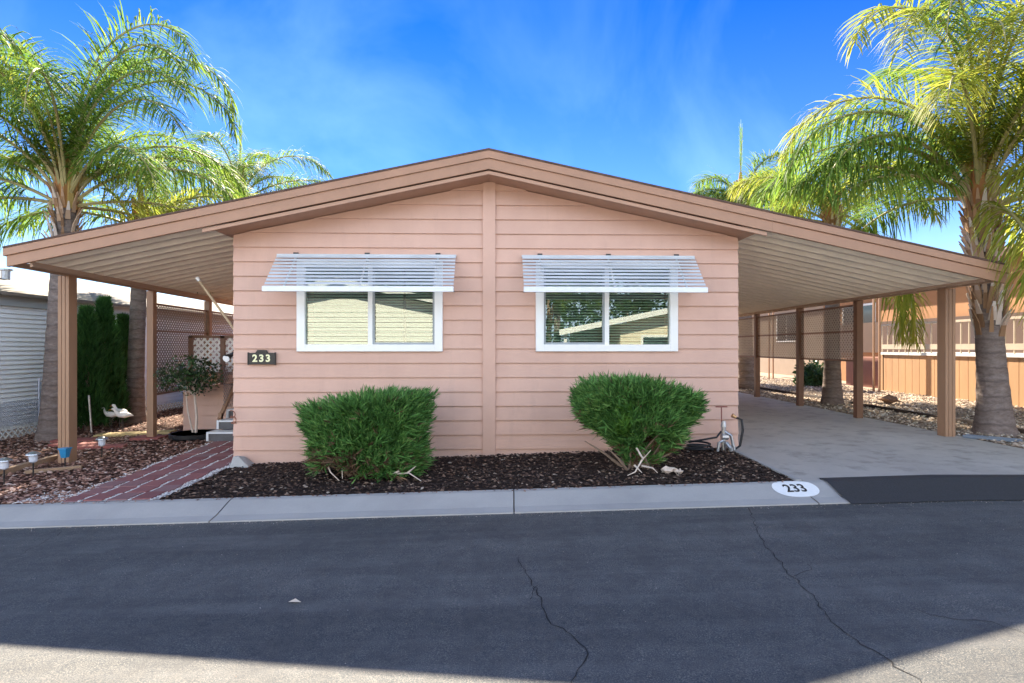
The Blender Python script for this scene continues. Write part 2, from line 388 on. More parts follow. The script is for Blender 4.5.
# ---- cracks in the road surface, kept as ribbons a couple of millimetres proud
def on_road(px, py):
    a = (px-512)/570; b = (py-347)/570
    Y = EYE/(b+.03*a); X = a*Y
    if X > 4.6: Y = (EYE-.138)/b; X = a*Y
    return Vector((X, Y, rz(X)))
cracks = [[(519, 557), (522, 570), (534, 585), (542, 605), (552, 622), (571, 637), (582, 648), (587, 660), (576, 672), (572, 683), (570, 720)],
          [(748, 508), (759, 535), (772, 555), (792, 577), (812, 595), (832, 622), (862, 645), (892, 662), (922, 683), (960, 730)],
          [(0, 562), (18, 556), (38, 545), (55, 537), (66, 530)], [(792, 577), (812, 570), (808, 562)], [(534, 585), (528, 596), (532, 604)], [(1040, 640), (990, 622), (940, 618), (900, 606)]]
for ci, c in enumerate(cracks):
    pts = []
    for a, b in zip(c, c[1:]):
        A, B = on_road(*a), on_road(*b); nn = max(2, int((B-A).length/.05))
        for k in range(nn): pts.append(A.lerp(B, k/nn)+Vector((random.gauss(0, .012), random.gauss(0, .012), 0)))
    wd = .0042 if ci < 2 else .0026
    pa = []; pb = []
    for i, p in enumerate(pts):
        d = (pts[min(i+1, len(pts)-1)]-pts[max(0, i-1)]).normalized(); nrm = Vector((-d.y, d.x, 0))*wd*random.uniform(.3, 1.2)
        z = rz(p.x)+.003
        pa.append((p.x+nrm.x, p.y+nrm.y, z)); pb.append((p.x-nrm.x, p.y-nrm.y, z))
    struct(MB().strip(pa, pb).build('road_crack', CRACK))

# ---- paver walkway with white gravel joints
m = MB(); g = MB()
def wx(y, k): # column line k 0..4
    l = -4.97-.095*(y-6.25); r_ = -3.90-.05*(y-6.25); return l+(r_-l)*k/4
for k in range(4):
    y = 6.22; j = 0
    while y < 10.25:
        y2 = y+.31; ya, yb = max(y+.003, 6.21), y2-.003
        if yb-ya > .04:
            st = .016*(1 if j % 2 else -1)
            a0, a1, b0, b1 = wx(ya, k)+.027+st, wx(ya, k+1)-.027+st, wx(yb, k)+.027+st, wx(yb, k+1)-.027+st
            h = random.uniform(.009, .017)
            m.hexa([(a0, ya, gz(a0)-.05), (a1, ya, gz(a1)-.05), (b1, yb, gz(b1)-.05), (b0, yb, gz(b0)-.05), (a0, ya, gz(a0)+h), (a1, ya, gz(a1)+h), (b1, yb, gz(b1)+h), (b0, yb, gz(b0)+h)])
        y = y2; j += 1
for k in range(5):
    for i in range(900 if k in (0, 4) else 420):
        y = random.uniform(6.2, 10.3); jj = int((y-6.22)/.31)
        x = wx(y, k)+.016*(1 if jj % 2 else -1)+random.gauss(0, .035 if k in (0, 4) else .009)
        g.blob((x, y, gz(x)+.004), random.uniform(.008, .016), .8)
for i in range(900):
    x = random.uniform(-5.45, -4.95); y = 6.22+abs(random.gauss(0, .16)); g.blob((x, y, gz(x)+.004), random.uniform(.008, .018), .8)
mw = MB().quad((-5.03, 6.2, gz(-5.03)+.003), (-3.84, 6.2, gz(-3.84)+.003), (-4.03, 10.25, gz(-4.03)+.003), (-5.4, 10.25, gz(-5.4)+.003)).build('walkway_base', soil('white_joint_base', (.30, .27, .26), (.5, .46, .44), (.66, .62, .6))); struct(mw)
struct(m.build('walkway', PAVER, bevel=.004))
tag(g.build('joint_gravel', WGRAV), 'white gravel filling the joints between the red pavers', 'gravel', kind='stuff')

# ------------------------------------------------------------------ the house
HX, HY, HR = -.33, 8.22, math.atan(.03)
house = empty('mobile_home', (HX, HY, 0), HR, 'pink lap-sided single-storey home with low gable roof and two white windows', 'house')
W0, SL = 4.332, .2125
def Wr(u): return W0-SL*abs(u)
HB = 3.63; DEP = 16.0
WIN = [(-2.73, -.665, 1.603, 2.905), (.672, 2.734, 1.603, 2.905)]
EXP = .2063; L0 = 1.422+EYE   # one lap line level
levels = [L0+EXP*i for i in range(-16, 8)]
m = MB()
def soffit_w(u): return Wr(u)-.30
def lapv(wz):
    k = math.floor((wz-L0)/EXP+1e-6); f = (wz-(L0+k*EXP))/EXP; return -.026*(1-f)-.004
for k in range(len(levels)-1):
    lo, hi = levels[k], levels[k+1]
    if lo > soffit_w(0): break
    cuts = sorted({lo, hi, *[c for c in (1.603, 2.905, W0-.30-SL*HB) if lo < c < hi]})
    for a, b in zip(cuts, cuts[1:]):
        mid = (a+b)/2
        fr_ = lambda q: (q-lo)/(hi-lo)
        va, vb = -.030+.026*fr_(a), -.030+.026*fr_(b)
        def ext(wz): return min(HB, max(0, (W0-.30+.0-wz)/SL))
        ea, eb = ext(a), ext(b)
        if ea <= .01: continue
        spans = [(-1, 1)]
        if 1.603 <= mid <= 2.905: sp = [(-ea, WIN[0][0], -eb, WIN[0][0]), (WIN[0][1], WIN[1][0], WIN[0][1], WIN[1][0]), (WIN[1][1], ea, WIN[1][1], eb)]
        else: sp = [(-ea, ea, -eb, eb)]
        if ea == HB and eb < HB:   # the gable starts inside this course
            pass
        for x0, x1, x2, x3 in sp:
            m.hexa([(x0, va, a), (x1, va, a), (x1, .04, a), (x0, .04, a), (x2, vb, b), (x3, vb, b), (x3, .04, b), (x2, .04, b)])
m.build('siding', PINK, house)
# body behind the cladding: side and back walls
m = MB()
for s in (-1, 1):
    for k in range(len(levels)-1):
        lo, hi = levels[k], min(levels[k+1], soffit_w(HB)+.1)
        if lo >= hi: break
        x0, x1 = s*(HB-.01), s*(HB-.035)
        m.quad((x0, .03, lo), (x0, DEP, lo), (x1, DEP, hi), (x1, .03, hi)); m.quad((x0, .03, lo), (x0, DEP, lo), (x1, DEP, lo), (x1, .03, lo))
m.box(-HB+.04, HB-.04, DEP-.1, DEP-.02, -.4, 3.3)
m.build('side_wall', PINK, house)
MB().box(-HB+.06, HB-.06, .06, .10, -.4, 1.59).box(-HB+.06, HB-.06, .06, .10, 2.915, 3.3).box(-HB+.06, -2.74, .06, .1, 1.59, 2.915).box(-.655, .66, .06, .1, 1.59, 2.915).box(2.745, HB-.06, .06, .1, 1.59, 2.915).box(-HB+.06, HB-.06, 3.4, 3.45, -.3, 3.4).box(-HB+.05, HB-.05, .1, 3.4, .6, .65).box(-HB+.05, HB-.05, .1, 3.4, 3.2, 3.25).build('inner_wall', DARKROOM, house)
# centre batten
MB().box(-.09, .09, -.05, 0, -.2, soffit_w(0)-.0).build('centre_batten', PINK, house)
# roof: one thin shingle deck over house, its two leaves
def leaf(m, u0, u1, v0, v1, dt, db):
    m.hexa([(u0, v0, Wr(u0)-db), (u1, v0, Wr(u1)-db), (u1, v1, Wr(u1)-db), (u0, v1, Wr(u0)-db), (u0, v0, Wr(u0)-dt), (u1, v0, Wr(u1)-dt), (u1, v1, Wr(u1)-dt), (u0, v1, Wr(u0)-dt)])
UL, UR = -6.40, 7.24
m = MB(); leaf(m, -3.9, -.0, -.53, DEP+.3, -.022, .003); leaf(m, 0.0, 3.9, -.53, DEP+.3, -.022, .003)
m.build('roof', SHING, house)
m = MB(); leaf(m, -3.72, 0, -.44, DEP, .262, .292); leaf(m, 0, 3.72, -.44, DEP, .262, .292)
m.build('soffit', SOFF, house)
m = MB(); leaf(m, -3.84, 0, -.465, -.435, .265, .312); leaf(m, 0, 3.84, -.465, -.435, .265, .312)
m.build('soffit_trim', SOFF, house)
m = MB(); leaf(m, -3.9, 0, -.52, -.45, .0045, .105); leaf(m, 0, 3.9, -.52, -.45, .0045, .105)
up = m.build('fascia', TRIM, house)
m = MB(); leaf(m, -3.9, 0, -.497, -.45, .107, .25); leaf(m, 0, 3.9, -.497, -.45, .107, .25)
m.build('lower_fascia', TRIM, house)

def make_window(x0, x1, z0, z1, screen_right):
    f = MB(); d0, d1 = -.055, .06; t_ = .115
    f.box(x0, x0+t_, d0, d1, z0, z1).box(x1-t_, x1, d0, d1, z0, z1)
    f.box(x0+t_, x1-t_, d0, d1, z0, z0+.1).box(x0+t_, x1-t_, d0, d1, z1-.1, z1)
    win = f.build('window', WHITE, house, bevel=.004)
    xc = (x0+x1)/2
    MB().box(xc-.032, xc+.032, -.03, .05, z0+.1, z1-.1).build('mullion', WHITE, win)
    s = MB(); a, b = (xc+.032, x1-t_) if screen_right else (x0+t_, xc-.032)
    s.box(a, a+.03, -.02, .01, z0+.1, z1-.1).box(b-.03, b, -.02, .01, z0+.1, z1-.1).box(a+.03, b-.03, -.02, .01, z0+.1, z0+.13).box(a+.03, b-.03, -.02, .01, z1-.13, z1-.1)
    s.build('sash_frame', simple('grey_sash', (.3, .33, .35), .4, .05, 3, 0), win)
    MB().box(x0+t_, xc-.032, .012, .016, z0+.1, z1-.1).build('pane', GLASS, win)
    MB().box(xc+.032, x1-t_, .012, .016, z0+.1, z1-.1).build('pane', GLASS, win)
    bl = MB(); z = z0+.11
    while z < z1-.1:
        bl.hexa([(x0+t_-.02, .085, z), (x1-t_+.02, .085, z), (x1-t_+.02, .115, z+.022), (x0+t_-.02, .115, z+.022), (x0+t_-.02, .085, z+.002), (x1-t_+.02, .085, z+.002), (x1-t_+.02, .115, z+.024), (x0+t_-.02, .115, z+.024)]); z += .04
    bl.build('blind', BLIND, win)
    if screen_right: MB().box((a+b)/2-.015, (a+b)/2+.015, .055, .07, z0+.1, z1-.1).build('sash_bar', BLACK, win)
make_window(*WIN[0], True); make_window(*WIN[1], False)
def make_awning(x0, x1, flip):
    zt, zb = 2.965, 2.44; vt, vb = -.05, -.56
    f = MB().box(x0, x1, vb-.03, vb+.012, zb-.035, zb+.035)
    aw = f.build('window_awning', WMETAL, house, bevel=.004)
    m = MB(); N = 10
    for i in range(N):
        k = (i+.4)/N; v = vt+(vb-vt)*k-.022; z = zt+(zb-zt)*k
        xs0, xs1 = x0+.004, x1-.004
        m.hexa([(xs0, v-.018, z-.018), (xs1, v-.018, z-.018), (xs1, v-.015, z-.018), (xs0, v-.015, z-.018), (xs0, v+.014, z+.016), (xs1, v+.014, z+.016), (xs1, v+.017, z+.016), (xs0, v+.017, z+.016)])
    m.box(x0, x1, -.07, -.03, zt-.01, zt+.02)
    m.build('slat', simple('aged_slat_metal', (.50, .53, .56), .45, .18, 7, .05, 40, stretch=(.3, 1, 1)), aw)['label'] = 'row of overlapping white louvre slats'
    for x in (x0+.26, (x0+x1)/2, x1-.26):
        MB().bar((x, vt, zt-.03), (x, vb, zb-.01), .026, .012).build('rafter', WMETAL, aw)
        MB().box(x-.035, x+.035, -.055, -.035, zt+.02, zt+.045).build('clip', BLACK, aw)
    for x in (x0+.03, x1-.03):
        MB().bar((x, -.035, zb+.02), (x, vb, zb), .022, .012).build('arm', simple('grey_arm', (.22, .22, .23), .4, .1, 4, 0), aw)
make_awning(-3.0, -.47, 0); make_awning(.47, 2.97, 1)
# number plaque by the left window
def HL(u, v, wz): return Vector((HX+u*math.cos(HR)-v*math.sin(HR), HY+u*math.sin(HR)+v*math.cos(HR), wz))
pl = empty('house_number_sign', HL(-3.215, -.035, 1.42), HR, 'small black plaque with cream numerals left of the left window', 'sign')
m = MB().box(-.18, .18, -.03, 0, 0, .165)
m.hexa([(-.09, -.03, .165), (.09, -.03, .165), (.09, 0, .165), (-.09, 0, .165), (-.06, -.03, .205), (.06, -.03, .205), (.06, 0, .205), (-.06, 0, .205)])
m.box(-.195, -.18, -.036, .0, -.006, .171).box(.18, .195, -.036, 0, -.006, .171)
m.build('plate', BLACK, pl, bevel=.003)
for i, ch in enumerate('233'):
    text_mb(ch, .14, CREAM, 'numeral', pl, (-.092+.092*i, -.034, .083), (PI/2, 0, 0), .003, .004)

# ------------------------------------------------------------------ carport and patio cover
def cover(name, label, side, vend, posts, wlabel):
    s = side; uh = 3.86*s; Wend = Wr(UL if s < 0 else UR)
    ub = (lambda v: UL-.05*v*1.0) if s < 0 else (lambda v: UR+.04*v)
    root = empty(name, HL(s*5.2, 3, 0), HR, label, 'carport')
    inv = lambda b, nm, mt, par=root, **k: b.build(nm, mt, root if par is root else par, off=(s*5.2, 3, 0) , **k)
    # fluted pans run from the house wall down to the outer beam
    m = MB(); per = .32; v = -.45; prof = [(0, 0), (.035, -.085), (.10, -.085), (.135, 0), (.32, 0)]
    vs = []
    while v < vend:
        for a, h in prof[:-1]: vs.append((v+a, h))
        v += per
    vs = [q for q in vs if q[0] < vend]
    nseg = 6; us = [i/nseg for i in range(nseg+1)]
    def P(k, vv, h):
        ue = ub(vv)+.0; u = 3.64*s+(ue-3.64*s)*k; wz = Wr(3.64)+(Wend-Wr(3.64))*k; return (u, vv, wz-.115+h)
    for (va, ha), (vb2, hb) in zip(vs, vs[1:]):
        for k0, k1 in zip(us, us[1:]): m.quad(P(k0, va, ha), P(k1, va, ha), P(k1, vb2, hb), P(k0, vb2, hb))
    pn = inv(m, 'roof_panel', PANEL)
    pn['label'] = 'beige fluted metal roof pans'
    m = MB()   # top skin
    a = (3.9*s, -.53, Wr(3.9)); 
    def T(k, vv, d): 
        u = 3.88*s+(ub(vv)+.02*s-3.88*s)*k; wz = Wr(3.88)+(Wend-Wr(3.88))*k; return (u, vv, wz+d)
    m.hexa([T(0, -.53, -.003), T(1, -.53, -.003), T(1, vend, -.003), T(0, vend, -.003), T(0, -.53, .02), T(1, -.53, .02), T(1, vend, .02), T(0, vend, .02)])
    inv(m, 'roof_sheet', SHING)
    def fas(d0, d1, v0, v1, e=0.0):
        u0, u1 = 3.9*s, (UL if s < 0 else UR)-e*s; mm = MB()
        leaf(mm, u0, u1, v0, v1, d0, d1); return mm
    inv(fas(.0045, .105, -.52, -.45), 'fascia', TRIM, bevel=.004)
    m2 = fas(.107, .25, -.497, -.45, .03); inv(m2, 'lower_fascia', TRIM, bevel=.004)
    # outer edge trim and beam follow the outer row of posts
    def along(d0, d1, o0, o1, v0, v1):
        mm = MB()
        p = [(ub(v0)+o0, v0), (ub(v0)+o1, v0), (ub(v1)+o1, v1), (ub(v1)+o0, v1)]
        return mm.hexa([(x, y, Wend-d0) for x, y in p]+[(x, y, Wend-d1) for x, y in p])
    inv(along(.105, .0045, -.012, .012, -.45, vend), 'edge_trim', TRIM)
    bb = .206 if s > 0 else .235
    inv(along(bb, .165, -.3*s, -.27*s, -.44, vend), 'beam_flange', BEAM)
    inv(along(bb, .165, -.05*s-.03, -.05*s+.03, -.44, vend), 'beam', BEAM)
    for i, v in enumerate(posts):
        wd = .086 if i == 0 else .062; u = ub(v)-.05*s+(.03*s if i == 0 else 0); X = HL(u, v, 0).x; z0 = gz(X)-.03; zt = Wend-bb
        m = MB()
        if i == 0:   # fluted square column
            for k in (-1, 0, 1): m.box(u+k*wd*.66-wd*.29, u+k*wd*.66+wd*.29, v-wd, v+wd, z0, zt)
            m.box(u-wd*.93, u+wd*.93, v-wd*.86, v+wd*.86, z0, zt-.002)
        else:
            m.box(u-wd, u+wd, v-wd, v+wd, z0, zt)
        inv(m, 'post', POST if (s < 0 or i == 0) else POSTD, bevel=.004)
    # lattice screens in the bays beyond the second post
    for va, vb2 in zip(posts[1:], posts[2:]):
        va += .07; vb2 -= .07; m = MB(); z0, z1 = (1.39 if s > 0 else .75), 2.50; sp = .095; hw = .026
        n = int((vb2-va+z1-z0)/sp)
        def PT(v, z, o): return (ub(v)-.05*s+o, v, z)
        for dr in (0, 1):
            for i in range(1, n):
                c = i*sp; a0 = max(0, c-(z1-z0)); a1 = min(vb2-va, c)
                q = [(a0, c-a0), (a1, c-a1)]
                if dr: q = [(x, (z1-z0)-y) for x, y in q]
                o = .004*dr
                (xa, ya), (xb, yb) = q
                m.quad(PT(va+xa, z0+ya-hw, o), PT(va+xb, z0+yb-hw, o), PT(va+xb, z0+yb+hw, o), PT(va+xa, z0+ya+hw, o))
        sc_ = inv(m, 'lattice_screen', SCREEN if s > 0 else simple('dark_lattice_plastic', (.26, .21, .18), .6, .1, 3, 0))
        for z in (z0, 1.98, z1): MB().bar(PT(va-.06, z, 0), PT(vb2+.06, z, 0), .03, .04).build('screen_rail', POSTD, sc_, off=(s*5.2, 3, 0))
    return root
cover('patio_cover', 'beige fluted patio cover on tan posts over the left walkway', -1, 8.6, [.64, 2.91, 5.3, 7.7], '')
cover('carport', 'beige fluted carport roof on brown posts over the driveway', 1, 12.8, [.61, 2.9, 5.24, 7.69, 10.1, 12.5], '')

# curb number
on = empty('kerb_number_marking', (2.99, 6.05, gz(2.99)+.004), 0, 'white painted oval reading 233 on the kerb beside the driveway', 'painted number')
m = MB(); ysl = [5.845, 5.87, 5.92, 5.99, 6.06, 6.13, 6.175]; NX = 36
def kz(y):
    t_ = y-5.70; return -.088+(t_-.14)*.293 if t_ < .42 else -.006+(t_-.42)*.075
def oy(x):
    k = max(0., 1-abs(x/.235)**2.6)**.5; return 6.015-.165*k, 6.015+.165*k
rows = []
for i in range(NX+1):
    x = -.235*math.cos(PI*i/NX); a, b = oy(x); col = []
    for q in range(9):
        y = a+(b-a)*q/8; col.append((x, y-6.05, .03*x+kz(y)-.004+.005))
    rows.append(col)
for r0_, r1_ in zip(rows, rows[1:]):
    for q in range(8): m.quad(r0_[q], r1_[q], r1_[q+1], r0_[q+1])
m.build('paint_oval', simple('white_paint', (.85, .85, .83), .6, .05, 20, 0), on)
dg_ = text_mb('233', .21, BLACK, 'painted_digits', on, (-.005, -.045, -.036), (.285, -.03, 0), .0005, .004); dg_.scale = (.72, 1, 1)

# ------------------------------------------------------------------ palms
def frond(mb, rb, O, L, az, e0, e1, leaf_len=.62, n=70, p=1.3, hang=.5, stalk=.14, wid=.03, azd=0):
    pts = []; P = Vector(O); N = 26
    dirs = []
    for i in range(N+1):
        t_ = i/N; e = e0+(e1-e0)*t_**p; a = az+azd*t_
        d = Vector((math.cos(a)*math.cos(e), math.sin(a)*math.cos(e), math.sin(e)))
        pts.append(P.copy()); dirs.append(d); P = P+d*(L/N)
    rb.tube(pts, [.032*(1-i/N)**.8+.005 for i in range(N+1)], 5)
    for k in range(n):
        t_ = stalk+(1-stalk)*(k+.5)/n; x = t_*N; i = min(N-1, int(x)); fr_ = x-i
        c = pts[i].lerp(pts[i+1], fr_); d = dirs[i]
        side = d.cross(Vector((0, 0, 1)));
        if side.length < .05: side = Vector((-math.sin(az), math.cos(az), 0))
        side.normalize(); upv = side.cross(d).normalized()
        s_ = (t_-stalk)/(1-stalk)
        ll = leaf_len*(.45+.9*math.sin(PI*min(1, s_*.85+.12)))*.78*random.uniform(.85, 1.1)
        for sg in (-1, 1):
            rot = random.uniform(-.65, .75)
            ld = (side*sg*math.cos(rot)+upv*math.sin(rot)+d*random.uniform(.45, .8)*(1+s_*.6)).normalized()
            q = c.copy(); pa = []; pb = []; S_ = 4; g_ = hang*random.uniform(.7, 1.3)
            wv = ld.cross(Vector((random.uniform(-.4, .4), random.uniform(-.4, .4), 1))).normalized()
            for j in range(S_+1):
                ww = wid*[.45, 1, .95, .6, .06][j]*.5
                pa.append(q-wv*ww); pb.append(q+wv*ww)
                ld = (ld+Vector((0, 0, -1))*g_*.75).normalized() if j else ld
                q = q+ld*(ll/S_)
            mb.strip(pa, pb)
def palm(X, Y, H, r0, r1, fronds, label, lean=(0, 0), group=None, boots=True, boot_h=1.3, spear=0, yel=None, base_z=None, nb=60, bs=1.):
    z0 = (gz(X) if base_z is None else base_z)-.05
    root = empty('palm_tree', (X, Y, z0), 0, label, 'palm tree', group)
    m = MB(); N = 40; pts = []; rd = []
    for i in range(N+1):
        k = i/N; z = H*k; fl_ = math.exp(-z/.5)*.42 + math.exp(-z/.12)*.12
        pts.append((lean[0]*k**1.3, lean[1]*k**1.3, z)); rd.append((r0+(r1-r0)*k**.8)*(1+fl_)*(1+.015*math.sin(z*27)))
    m.tube(pts, rd, 20, jit=.025); m.build('trunk', BARK, root, smooth=True)
    top = Vector(pts[-1])
    if boots:
        b = MB()
        for i in range(nb):
            k = i/nb; z = H-boot_h+boot_h*k*1.02; a = i*2.4+random.uniform(-.3, .3)
            cx, cy = lean[0]*(z/H)**1.3, lean[1]*(z/H)**1.3
            rr = r1*1.02; L_ = random.uniform(.22, .42)*bs; w_ = random.uniform(.022, .05)*bs
            rad = Vector((math.cos(a), math.sin(a), 0)); tn = Vector((-math.sin(a), math.cos(a), 0))
            p0 = Vector((cx, cy, z))+rad*rr; p1 = p0+rad*.04+Vector((0, 0, L_*.5)); p2 = p1+rad*random.uniform(.04, .12)+Vector((0, 0, L_*.5))
            for A, B, wa, wb in ((p0, p1, w_, w_*.7), (p1, p2, w_*.7, w_*.25)):
                b.hexa([A-tn*wa, A+tn*wa, A+tn*wa+rad*.03, A-tn*wa+rad*.03, B-tn*wb, B+tn*wb, B+tn*wb+rad*.02, B-tn*wb+rad*.02])
        b.build('leaf_base', BOOT, root)
    cs = MB()
    for i in range(9):
        a = i*2*PI/9+.2; rad = Vector((math.cos(a), math.sin(a), 0)); rr = r1*.55
        cs.tube([top+rad*rr+Vector((0, 0, -.15)), top+rad*rr*1.25+Vector((0, 0, .3)), top+rad*rr*1.9+Vector((0, 0, .85))], [.11, .085, .03], 7)
    cs.tube([top+Vector((0, 0, -.2)), top+Vector((0, 0, .7)), top+Vector((0, 0, 1.15))], [r1*.75, r1*.5, .04], 9)
    cs.build('crown_shaft', CSHAFT, root)
    mb = MB(); rb = MB(); yb = MB()
    for i, fd in enumerate(fronds):
        L, az, e0, e1 = fd[:4]; kw = fd[4] if len(fd) > 4 else {}
        tgt = mb
        kw = dict(kw)
        yel_ = kw.pop('y', 0)
        if yel_: tgt = yb = MB()
        a = R(az); O = top+Vector((math.cos(a), math.sin(a), 0))*r1*.5+Vector((0, 0, random.uniform(-.1, .3)))
        frond(tgt, rb, O, L, a, R(e0), R(e1), **kw)
        if yel_: yb.build('frond', PALMY, root)
    if spear:
        rb.tube([top, top+Vector((0, 0, spear*.6)), top+Vector((.03*spear, 0, spear))], [.03, .02, .004], 5)
        for k in range(30):
            z = spear*(.45+.55*k/30); a = k*2.1; q = top+Vector((0, 0, z)); r_ = .07
            mb.strip([q, q+Vector((math.cos(a)*r_, math.sin(a)*r_, .35))], [q+Vector((.02, 0, 0)), q+Vector((math.cos(a)*r_+.015, math.sin(a)*r_, .35))])
    mb.build('crown', PALMG, root)
    rb.build('leaf_stalk', simple('palm_stalk', (.34, .3, .14), .6, .2, 6, .1), root)
    return root
def generic(n, L, seed, emin=-5, emax=80, k=None):
    rnd = random.Random(seed); out = []
    for i in range(n):
        e = emax-(emax-emin)*(i/n)**.9+rnd.uniform(-6, 6)
        out.append((L*rnd.uniform(.85, 1.08), (i*137.5+rnd.uniform(-15, 15)) % 360, e, e-rnd.uniform(85, 125), k or {}))
    return out
K = dict(n=120, leaf_len=.92, wid=.024)
fr1 = [(4.9, 8, 80, -88, dict(K, p=1.6)), (5.0, 340, 84, -75, dict(K, p=1.7)), (4.1, 22, 64, -72, K), (3.9, 0, 38, -60, K), (5.7, 172, 80, -60, dict(K, p=1.6)), (5.2, 185, 78, -75, dict(K, p=1.5)), (4.2, 185, 45, -60, K), (3.4, 190, 12, -70, K), (3.7, 12, 14, -48, dict(K, y=1, p=1.2)), (4.2, -25, 66, -60, K),
       (4.6, 120, 80, -30, K), (4.5, 60, 74, -50, K), (4.2, 150, 55, -60, K), (4.0, 35, 48, -60, K), (4.0, 90, 50, -50, K), (4.8, 250, 82, -25, K), (4.4, 290, 76, -40, K), (4.0, 230, 66, -50, K), (3.7, 330, 40, -70, K), (3.5, 215, 30, -80, K), (4.8, 90, 88, 20, K), (3.6, 60, 10, -70, dict(K, y=1)), (4.4, 340, 80, -60, K), (4.4, 200, 80, -60, K), (5.6, 12, 86, -95, dict(K, p=2.0)), (5.6, 350, 88, -95, dict(K, p=2.2)), (5.0, 240, 80, -80, dict(K, p=1.6)), (4.8, 265, 78, -80, dict(K, p=1.5, y=1)), (4.6, 300, 66, -80, K), (4.4, 215, 62, -80, K), (5.6, 160, 86, -70, dict(K, p=1.9))]
random.seed(11)
palm(-9.08, 11.3, 4.75, .22, .175, fr1, 'tall feathery palm whose grey trunk rises just left of the front patio post', lean=(.25, 0), group='palms in the left garden', boot_h=1.1)
random.seed(12)
palm(-9.1, 13.75, 4.6, .19, .155, [(3.4, 0, 40, -60, dict(K, y=1)), (3.3, -30, 30, -70, dict(K, y=1)), (3.6, 30, 55, -50, dict(K, y=1)), (3.3, 180, 40, -60, K), (3.3, 90, 50, -50, K), (3.3, 220, 20, -70, K), (3.3, 300, 50, -60, dict(K, y=1)), (3.2, 140, 20, -70, K), (3.2, 60, 10, -70, K), (3.0, 330, 5, -80, K), (3.2, 250, 60, -40, K)], 'palm with yellow-green fronds and a pale trunk beside the dark cypresses', lean=(.15, 0), group='palms in the left garden', boot_h=.8)
random.seed(13)
palm(-9.35, 19.6, 6.9, .2, .15, [(3.9, 178, 62, -60, K), (3.8, 168, 38, -50, K), (3.7, 4, 66, -60, K), (3.6, 10, 36, -28, K), (3.5, 350, 14, -30, K), (3.6, 60, 55, -50, K), (3.7, 120, 65, -50, K), (3.4, 200, 15, -60, K), (3.5, 270, 75, -50, K), (3.3, 300, 45, -60, K), (3.4, 235, 50, -60, K), (3.6, 90, 80, -20, K)], 'smaller palm with an upright spear showing over the left roof slope', group='palms in the left garden', spear=2.6, boot_h=.9)
random.seed(14)
frr = [(4.5, 176, 74, -90, dict(K, azd=.1, hang=.55, p=1.2)), (3.9, 192, 62, -85, dict(K, hang=.6)), (3.4, 182, 46, -62, dict(K, hang=.6)), (4.6, 160, 84, -85, dict(K, y=1, p=1.5)), (5.0, 215, 84, -85, dict(K, y=1, p=1.8)), (4.4, 120, 78, -55, K), (4.2, 140, 58, -65, K), (4.5, 60, 74, -50, K), (4.5, 20, 70, -60, dict(K, y=1)), (4.4, 340, 66, -60, dict(K, y=1)), (4.3, 0, 45, -70, K), (4.3, 235, 74, -60, dict(K, y=1)), (4.4, 280, 72, -60, dict(K, y=1)), (3.9, 310, 50, -75, dict(K, y=1)), (3.0, 195, 20, -40, K), (3.4, 330, 20, -82, dict(K, y=1)), (3.6, 100, 20, -60, K), (4.6, 90, 86, 0, K), (4.4, 255, 86, 10, dict(K, y=1)), (3.9, 90, 50, -60, K), (3.3, 180, 30, -38, K), (3.6, 350, 35, -80, dict(K, y=1)), (5.0, 200, 88, -80, dict(K, y=1, p=1.9)), (4.0, 225, 60, -70, dict(K, y=1)), (5.0, 250, 82, -85, dict(K, y=1, p=1.6)), (4.8, 275, 80, -85, dict(K, y=1, p=1.5)), (4.8, 305, 80, -80, dict(K, y=1, p=1.6)), (4.4, 262, 62, -88, dict(K)), (2.8, 250, -10, -90, dict(K, y=1)), (3.2, 258, 8, -90, dict(K, y=1)), (3.0, 15, 0, -88, dict(K, y=1)), (3.2, 25, 15, -88, dict(K, y=1)), (3.4, 270, 30, -90, dict(K, y=1)), (5.0, 330, 84, -70, dict(K, y=1, p=1.7)), (5.2, 225, 84, -85, dict(K, p=1.7))]
palm(7.92, 9.35, 3.75, .215, .16, frr, 'big palm with shaggy tan leaf bases standing right of the carport front post', lean=(-.22, .05), group='palms right of the driveway', boot_h=2.15, nb=150, bs=1.25)
random.seed(15)
palm(7.95, 14.15, 4.6, .19, .15, [(2.8, i*40+10, e, e-105, dict(K, y=1)) for i, e in enumerate([70, 55, 62, 40, 66, 20, 50, 35, 60])]+[(2.7, 170, 15, -60, K), (2.6, 200, 50, -50, K), (3.9, -66, -22, -92, dict(K, y=1, hang=.8, p=.8)), (3.5, -60, -30, -92, dict(K, y=1, hang=.8, p=.8))], 'palm behind the nearest lattice screen with bright yellow-green crown over the roof', group='palms right of the driveway', boot_h=.6)
random.seed(16)
palm(7.9, 19.2, 6.2, .25, .19, generic(16, 2.3, 5, 5, 80, K), 'distant palm right of the ridge with a spear above its small crown', group='palms right of the driveway', spear=2.6, boot_h=.7, lean=(-.2, 0))
random.seed(17)
palm(7.2, 27, 6.6, .22, .17, generic(14, 2.4, 9, 0, 75, K), 'small far palm whose round crown just clears the right roof slope', group='palms right of the driveway', boot_h=.7)

